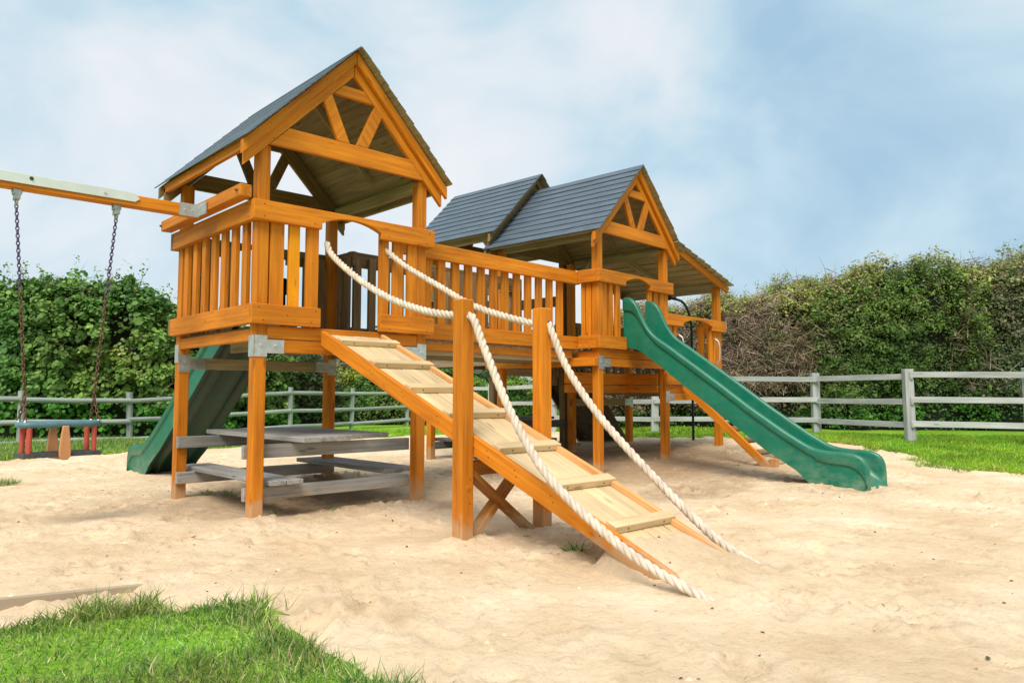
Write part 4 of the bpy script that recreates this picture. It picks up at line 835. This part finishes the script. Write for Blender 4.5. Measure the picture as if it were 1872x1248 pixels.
k = MB(); k.box(W+.005, W+.05, B+.001, D, 2.61, 2.715); k.build('header', 'greybrown', rc, .004)
def grab(parent, x, label=None):
    z1, z0 = 1.84, 1.47
    k = MB(); pts = [Vector((x, -.02, z1+.01)), Vector((x, -.055, z1+.008)), Vector((x+.01, -.10, z1-.03)), Vector((x+.015, -.115, z1-.10)), Vector((x+.015, -.118, (z0+z1)/2)), Vector((x+.015, -.112, z0+.05)), Vector((x+.005, -.08, z0)), Vector((x, -.02, z0-.01))]
    k.tube(pts, .012, 10); k.build('grab_handle', 'zinc', parent, 0, smooth=True)
grab(TC_, .300); grab(TC_, 1.40)

# fireman's pole
FP = empty('fireman_pole', Wd(3.66, .72), TH, 'dark blue steel sliding pole with a curved top, beside the low platform', 'pole')
pts = [Vector((0, 0, -.2)), Vector((0, 0, 2.05))]+[Vector((-.40+.40*math.cos(t), .0, 2.05+.50*math.sin(t))) for t in [i*math.pi/2/8 for i in range(1, 9)]]+[Vector((-.72, 0, 2.56))]
k = MB(); k.tube(pts, .021, 12); k.build('pole', 'navy', FP, 0, smooth=True)
q = MB(); q.disc((-.71, 0, 2.56), (-1, 0, 0), .045, .006, 0, 12); q.build('flange', 'navy', FP, 0)

# log ladder
LD = empty('log_ladder', Wd(2.02, -.05), TH, 'log rung ladder with orange side timbers, going up to the low platform behind the slide', 'ladder')
A0, A1 = Vector((0, 0, 1.10)), Vector((0, -1.28, -.02))
for x in (.02, .80):
    k = MB(); k.bar(A0+Vector((x, 0, 0)), A1+Vector((x, 0, 0)), .045, .105, (0, 0, 1)); k.build('stringer', 'orange', LD, .005)
for i in range(7):
    t = .14+i*.138; c = A0.lerp(A1, t)+Vector((0, -.02, .062)); k = MB(); k.tube([c+Vector((.045, 0, -.03)), c+Vector((.90, 0, -.03))], .042, 12); k.build('rung', 'log', LD, 0, smooth=False)
for x in (-.005, .775):
    k = MB(); k.box(x, x+.09, -1.36, -1.27, -.3, .135); k.build('foot_post', 'orange', LD, .005)

# climbing wall down from the rear tower
CW = empty('climbing_wall', Wd(W+B, YD+.25), TH, 'dark underside of the sloping plank climbing wall leaning on the rear tower', 'climbing wall')
P0, P1 = Vector((.38, -.10, 1.60)), Vector((1.92, -.10, -.04)); dv = (P1-P0).normalized(); nv = Vector((dv.z*-1, 0, dv.x))
for y in (.02, 1.0):
    k = MB(); k.bar(P0+Vector((0, y, 0)), P1+Vector((0, y, 0)), .045, .14, (0, 0, 1)); k.build('stringer', 'shade_wood', CW, .004)
k = MB()
for i in range(14):
    a = P0.lerp(P1, i/14)+nv*.05; b = P0.lerp(P1, (i+.93)/14)+nv*.05; a.y = b.y = .41; k.bar(a, b, 1.02, .03, (0, 0, 1))
k.build('plank_face', 'shade_wood', CW, .002)
k = MB(); k.box(.003, .42, -.08, .92, 1.50, 1.56); k.build('landing', 'shade_wood', CW, .003)
for i in range(14):
    c = P0.lerp(P1, random.uniform(.1, .92))+nv*.03; q = MB(); q.disc(c+Vector((0, random.uniform(.12, .85), 0)), -nv, .018, .012, 0, 8); q.build('hold_bolt', 'nail', CW, 0)

# ---- bridge
BR = empty('footbridge', Wd(0, 0), TH, 'orange footbridge with slatted rails joining the two towers', 'bridge')
YB = .286
bb = [(-2.594, -2.50), (-2.41, -2.30)]+[(x, x+.105) for x in (-2.20, -2.0, -1.80, -1.60, -1.405, -1.20, -.995, -.795, -.59, -.385)]
bb = [(b_[0], b_[1]) for b_ in bb]+[(-2.80, -2.70)]
panel(BR, (0, YB+OV), (1, 0), (0, -1), -2.94, -.001, bal=bb, rims=(-2.90, -.10), dz=-.01)
panel(BR, (0, YB+OV+.95), (-1, 0), (0, 1), .06, 2.86, bal=[(-b_[1]+.04, -b_[0]+.04) for b_ in bb], mat='brown', rims=(.06, 2.86), dz=-.01)
for y in (YB+.11, YB+.48, YB+.90):
    k = MB(); k.box(-2.88, -.01, y, y+.045, 1.40, 1.52); k.build('joist', 'greybrown', BR, .004)
k = MB(); n = 22
for i in range(n): a = -2.88+2.86*i/n; k.box(a+.004, a+2.86/n-.004, YB+.06, YB+.98, 1.52, 1.552)
k.build('deck', 'greybrown', BR, .002)
k = MB(); k.box(-2.915, -2.78, YB+.063, YB+.15, 1.30, 1.455); k.build('bearer', 'orange', BR, .004)

# ---- climbing ramp
RP = empty('climbing_ramp', (.85, -1.7, 0), 0, 'sloping plank ramp with pale cleats and orange side timbers, its foot buried in the sand', 'ramp')
def RW(x, y, z): return Vector((x-.85, y+1.7, z))
KX = .0593
def RL(u, y, z): return RW(u+KX*(-y), y, z)      # u measured at y = 0
zl = lambda y: 1.572+.4372*(y+.0)                # top edge height of the side timbers
for u in (.552, 1.150):
    k = MB(); ya, yb = -.062, -3.62
    poly4 = [(ya, zl(ya)), (yb, zl(yb)), (yb, zl(yb)-.135), (ya, zl(ya)-.125)]
    vs = [RL(uu, y, z) for uu in (u, u+.042) for y, z in poly4]
    k.add(vs, [(0, 1, 2, 3), (7, 6, 5, 4), (0, 4, 5, 1), (1, 5, 6, 2), (2, 6, 7, 3), (3, 7, 4, 0)], (0, -1, -.44))
    if u < 1:
        for y in (-.35, -.75, -1.15, -1.55, -2.05, -2.3, -2.6, -2.95): 
            for dz_ in (.045, .085): k.disc(RL(u, y-dz_*.4, zl(y)-dz_), (-1, 0, 0), .006, .0015, 1, 6)
    k.build('side_timber', ['orange' if u < 1 else 'sandyorange', 'nail'], RP, .005)
for i in range(4):
    u0 = .596+i*.1385; k = MB(); ya, yb = -.045, -3.62; zd = lambda y: zl(y)-.036-random.uniform(0, .002)
    vs = [RL(uu, y, zl(y)-o_) for uu in (u0, u0+.134) for y, o_ in ((ya, .036+i % 2*.002), (yb, .036+i % 2*.002), (yb, .064), (ya, .064))]
    k.add(vs, [(0, 1, 2, 3), (7, 6, 5, 4), (0, 4, 5, 1), (1, 5, 6, 2), (2, 6, 7, 3), (3, 7, 4, 0)], (0, -1, -.44)); k.build('deck_board', 'pale', RP, .003)
sl_v = Vector((0, -1, -.4372)).normalized()
for j, y in enumerate((-.26, -.72, -1.17, -1.60, -2.10, -2.57, -3.02)):
    k = MB(); z = zl(y)
    # cleat lies across, resting on the deck boards
    nrm = Vector((0, -.4372, 1)).normalized(); nrm = Vector((0, -sl_v.z*-1, 0)) if False else Vector((0, .4006*-1, .9163)); 
    c0 = RL(.602, y+.045, zl(y+.045)-.034); c1 = RL(1.190, y+.045, zl(y+.045)-.034)
    s_ = Vector((KX, -1, -.4372)).normalized()*.078; up_ = Vector((0, -.40, .917))*.048
    e1 = Vector((0, 0, 0)); vs = [c0, c1, c1+s_, c0+s_, c0+up_, c1+up_, c1+s_+up_, c0+s_+up_]
    k.add(vs, [(0, 1, 2, 3), (4, 5, 6, 7), (0, 1, 5, 4), (1, 2, 6, 5), (2, 3, 7, 6), (3, 0, 4, 7)], (1, 0, 0))
    for uu in (.12, .47): k.disc(c0+Vector((uu, 0, 0))+s_+up_*.5, Vector((0, -.92, -.40)), .008, .002, 1, 6)
    k.build('cleat', ['pale', 'nail'], RP, .004)
for x, lab in ((.560, None), (1.318, None)):
    k = MB(); k.box(x-.85, x-.85+.106, -.25, -.144, -.3, 1.645); k.disc((x-.85+.06, -.25, .38), (0, -1, 0), .022, .003, 0, 14, .9); k.disc((x-.85+.075, -.25, .44), (0, -1, 0), .006, .002, 1, 6); k.disc((x-.85+.07, -.25, .28), (0, -1, 0), .006, .002, 1, 6)
    k.disc((x-.85+.078, -.2505, 1.532), (0, -1, 0), .021, .001, 1, 12, .9); k.build('support_post', ['orange', 'nail'], RP, .008)
k = MB(); k.box(-.186, .466, -.20, -.155, .455, .555); k.build('cross_member', 'stainbrown', RP, .004)
k = MB(); k.bar((-.20, -.175, .50), (.52, -.175, -.06), .04, .115, (0, 1, 0)); k.build('brace', 'stainbrown', RP, .004)
k = MB(); k.bar((-.17, -.130, -.02), (.34, -.130, .46), .04, .105, (0, 1, 0)); k.build('brace', 'stainbrown', RP, .004)

# ---- rope handrails
def catmull(P, n=24):
    P = [Vector(p) for p in P]; P = [2*P[0]-P[1]]+P+[2*P[-1]-P[-2]]; o = []
    for i in range(1, len(P)-2):
        for k in range(n):
            t = k/n; a, b, c, d = P[i-1:i+3]; o.append(.5*((2*b)+(c-a)*t+(2*a-5*b+4*c-d)*t*t+(3*b-a-3*c+d)*t**3))
    o.append(P[-2]); return o
def rope(pts, label, r=.027, lay=.16):
    path = catmull(pts); L_ = [0]
    for a, b in zip(path[:-1], path[1:]): L_.append(L_[-1]+(b-a).length)
    n = int(L_[-1]/.011); q = []
    j = 0
    for i in range(n+1):
        s_ = L_[-1]*i/n
        while j < len(L_)-2 and L_[j+1] < s_: j += 1
        q.append(path[j].lerp(path[j+1], (s_-L_[j])/max(L_[j+1]-L_[j], 1e-9)))
    base = q[0].copy(); q = [p-base for p in q]
    m = MB(); frames = []; prev = None
    for i in range(len(q)):
        d = (q[min(i+1, n)]-q[max(i-1, 0)]).normalized(); a = d.orthogonal().normalized() if prev is None else (prev-d*prev.dot(d)).normalized(); prev = a; frames.append((a, d.cross(a)))
    for k in range(3):
        pp_ = []
        for i, p in enumerate(q):
            t = 2*math.pi*(L_[-1]*i/n/lay+k/3); a, b = frames[i]; pp_.append(p+a*math.cos(t)*r*.50+b*math.sin(t)*r*.50)
        m.tube(pp_, r*.56, 8)
    o = m.build('rope_handrail', 'rope', None, 0, smooth=True); o.location = base; tag(o, label, 'rope'); return o
rope([(.64, .02, 2.325), (.645, -.09, 2.192), (.64, -.534, 1.936), (.64, -.978, 1.742), (.64, -1.416, 1.612), (.63, -1.80, 1.545), (.622, -1.95, 1.530), (.615, -2.01, 1.49), (.61, -2.125, 1.29), (.61, -2.386, .868), (.61, -2.692, .521), (.62, -3.107, .25), (.64, -3.399, .105), (.67, -3.72, -.005), (.68, -3.85, -.06)],
     'left twisted cream rope, passing through the nearer ramp post down to the sand')
rope([(1.25, .02, 2.345), (1.275, -.03, 2.30), (1.33, -.20, 2.17), (1.37, -.648, 1.945), (1.385, -1.115, 1.729), (1.39, -1.75, 1.548), (1.398, -1.92, 1.535), (1.40, -1.97, 1.47), (1.41, -2.123, 1.184), (1.42, -2.428, .834), (1.44, -2.881, .44), (1.46, -3.277, .135), (1.48, -3.509, .02), (1.49, -3.65, -.05)],
     'right twisted cream rope, passing through the further ramp post down to the sand')

# ---- slides
TOP = [(-.0, 2.27), (-.05, 2.282), (-.11, 2.27), (-.175, 2.215), (-.222, 2.13), (-.276, 2.004), (-.335, 1.89), (-.396, 1.804), (-.50, 1.71), (-.633, 1.627), (-1.01, 1.36), (-1.367, 1.107), (-1.705, .857), (-2.128, .571), (-2.369, .427), (-2.468, .385), (-2.623, .369), (-2.80, .367), (-2.90, .352), (-2.965, .310), (-2.995, .24), (-3.0, .14), (-3.002, -.03)]
BOT = [(0.0, 1.60), (-.074, 1.604), (-.15, 1.59), (-.228, 1.561), (-.363, 1.473), (-.50, 1.375), (-.627, 1.277), (-.93, 1.05), (-1.242, .82), (-1.58, .575), (-1.91, .334), (-2.119, .211), (-2.24, .137), (-2.319, .062), (-2.40, -.02), (-2.5, -.03), (-2.62, -.03), (-2.8, -.03), (-2.9, -.03), (-2.95, -.03), (-2.98, -.03), (-2.99, -.03), (-3.0, -.03)]
def lerp_profile(P, n=90):
    P = np.array(P); c = np.concatenate([[0], np.cumsum(np.hypot(*(P[1:]-P[:-1]).T))]); s_ = np.linspace(0, c[-1], n); return np.stack([np.interp(s_, c, P[:, 0]), np.interp(s_, c, P[:, 1])], -1)
def smooth(P, it=3):
    for _ in range(it): P[1:-1] = .25*P[:-2]+.5*P[1:-1]+.25*P[2:]
    return P
def slide(loc, rz, label):
    r = empty('slide', loc, rz, label, 'slide', 'green plastic slides')
    n = 96; T = smooth(lerp_profile(TOP, n), 3); Bm = np.array(BOT)
    # matching points on the bottom outline: same station (roughly perpendicular)
    Bn = smooth(lerp_profile(BOT, n), 2)
    # bed profile: inside floor of the chute
    bed = []
    for i in range(n):
        t, b = T[i], Bn[i]; bed.append(b+(t-b)*.0+np.array([0, 0]))
    Wd_ = .60; K = .03; wt = .022
    # cross-section columns: outer bottom -> crease -> outer top lip -> inner lip -> bed edge -> bed centre (mirrored)
    m = MB(); rows = []; vs = []
    for i in range(n):
        t, b = T[i], Bn[i]; f = i/(n-1)
        s_ = t[0]; shift = -K*min(t[0], 0)
        def P(u, q): # q 0 bottom .. 1 top
            y = b[0]+(t[0]-b[0])*q; z = b[1]+(t[1]-b[1])*q; return Vector((.555+u-K*y, y, z))
        hgt = math.hypot(*(t-b)); qb = .20 if f > .12 else .06+.14*f/.12
        qb += .20*float(sstep((f-.70)/.14))
        e = .028/max(hgt, .05); cr = .72 if f < .8 else .66
        sec = [(0.012, 0.0), (0.014, cr-.03), (0.016, cr), (-.002, cr+.006), (-.006, cr+.03), (-.010, 1-2.0*e), (-.006, 1-.8*e), (.008, 1-.2*e), (.028, 1.0), (.046, 1-.25*e), (.056, 1-.9*e), (.059, 1-2.0*e), (.066, qb+.22), (.076, qb+.09), (.105, qb+.018), (.17, qb)]
        secm = [(Wd_-u, q) for u, q in sec[::-1]]
        vs += [P(u, min(max(q, 0), 1)) for u, q in sec+secm]
    ns = len(sec)*2; fs = []
    for i in range(n-1):
        for k in range(ns-1): fs.append([i*ns+k, i*ns+k+1, (i+1)*ns+k+1, (i+1)*ns+k])
    m.add(vs, fs, (0, 1, 0), 0)
    # underside skin (follows the bed from below, recessed) with ribs
    us = []
    for i in range(n):
        t, b = T[i], Bn[i]; f = i/(n-1)
        for u, q in ((.010, .0), (.06, .02), (.065, .14), (.14, .14), (.145, .06), (.20, .06), (.205, .14), (.395, .14), (.40, .06), (.455, .06), (.46, .14), (.535, .14), (.54, .02), (.59, .0)):
            y = b[0]+(t[0]-b[0])*q; z = b[1]+(t[1]-b[1])*q; us.append(Vector((.555+u-K*y, y, z)))
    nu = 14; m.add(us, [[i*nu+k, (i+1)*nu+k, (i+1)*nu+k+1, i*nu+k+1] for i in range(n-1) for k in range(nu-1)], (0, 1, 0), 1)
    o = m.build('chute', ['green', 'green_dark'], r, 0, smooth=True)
    me = o.data
    k = MB(); P_ = lambda y, z: Vector((.555+.012-K*y, y, z))
    return r
slide(Wd(0, -.0), TH, 'long green plastic slide coming down in front at the right, its foot in the sand')
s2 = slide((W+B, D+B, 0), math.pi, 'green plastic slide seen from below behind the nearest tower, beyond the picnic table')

# loose clods of sand round the prints
nc = 5200; cx_ = rng.uniform(-2.8, 9.5, nc); cy_ = rng.uniform(-5.5, 5.0, nc); mk_ = fbm(cx_*.9, cy_*.9, 35, 3) > .47; cx_, cy_ = cx_[mk_], cy_[mk_]
cl_ = fbm(cx_*5, cy_*5, 37, 2) > .52; cx_, cy_ = cx_[cl_], cy_[cl_]; ok = signed(cx_, cy_) > .12; cx_, cy_ = cx_[ok], cy_[ok]; cz_ = sand_height(cx_, cy_); nn_ = len(cx_)
rr_ = rng.uniform(.005, .017, nn_)*np.where(rng.random(nn_) < .1, 1.5, 1); oct_ = np.array([(1, 0, 0), (.3, .9, .1), (-.8, .6, 0), (-.8, -.6, 0), (.3, -.9, 0), (0, 0, .75)])
vv_ = oct_[None]*rr_[:, None, None]*rng.uniform(.6, 1.3, (nn_, 6, 3))+np.stack([cx_, cy_, cz_-.001], -1)[:, None]
clods = cloud_mesh('sand_clods', vv_, 6, [(0, 1, 5), (1, 2, 5), (2, 3, 5), (3, 4, 5), (4, 0, 5)], tints(nn_, [(.6, .44, .27), (.7, .54, .36)], [1, 1]), 'twig'); tag(clods, 'loose clods of sand kicked up around the footprints', 'sand clods', kind='stuff')
# pebbles, twigs and dry bits lying on the sand
npb = 420; px_ = rng.uniform(-2.6, 7.5, npb); py_ = rng.uniform(-5.2, 3.0, npb); ok = signed(px_, py_) > .1; px_, py_ = px_[ok], py_[ok]; zz_ = sand_height(px_, py_)
c = np.stack([px_, py_, zz_+.003], -1); v, k_, fc = leaves(c, np.tile([0, 0, 1.], (len(c), 1)), rng.uniform(.008, .022, len(c)), 'round', droop=0)
dbr = cloud_mesh('sand_litter', v, k_, fc, tints(len(c), [(.14, .10, .06), (.25, .18, .11), (.09, .08, .05)], [1, 1, 1]), 'twig'); tag(dbr, 'small dark leaf bits and pebbles scattered over the sand', 'litter', kind='stuff')
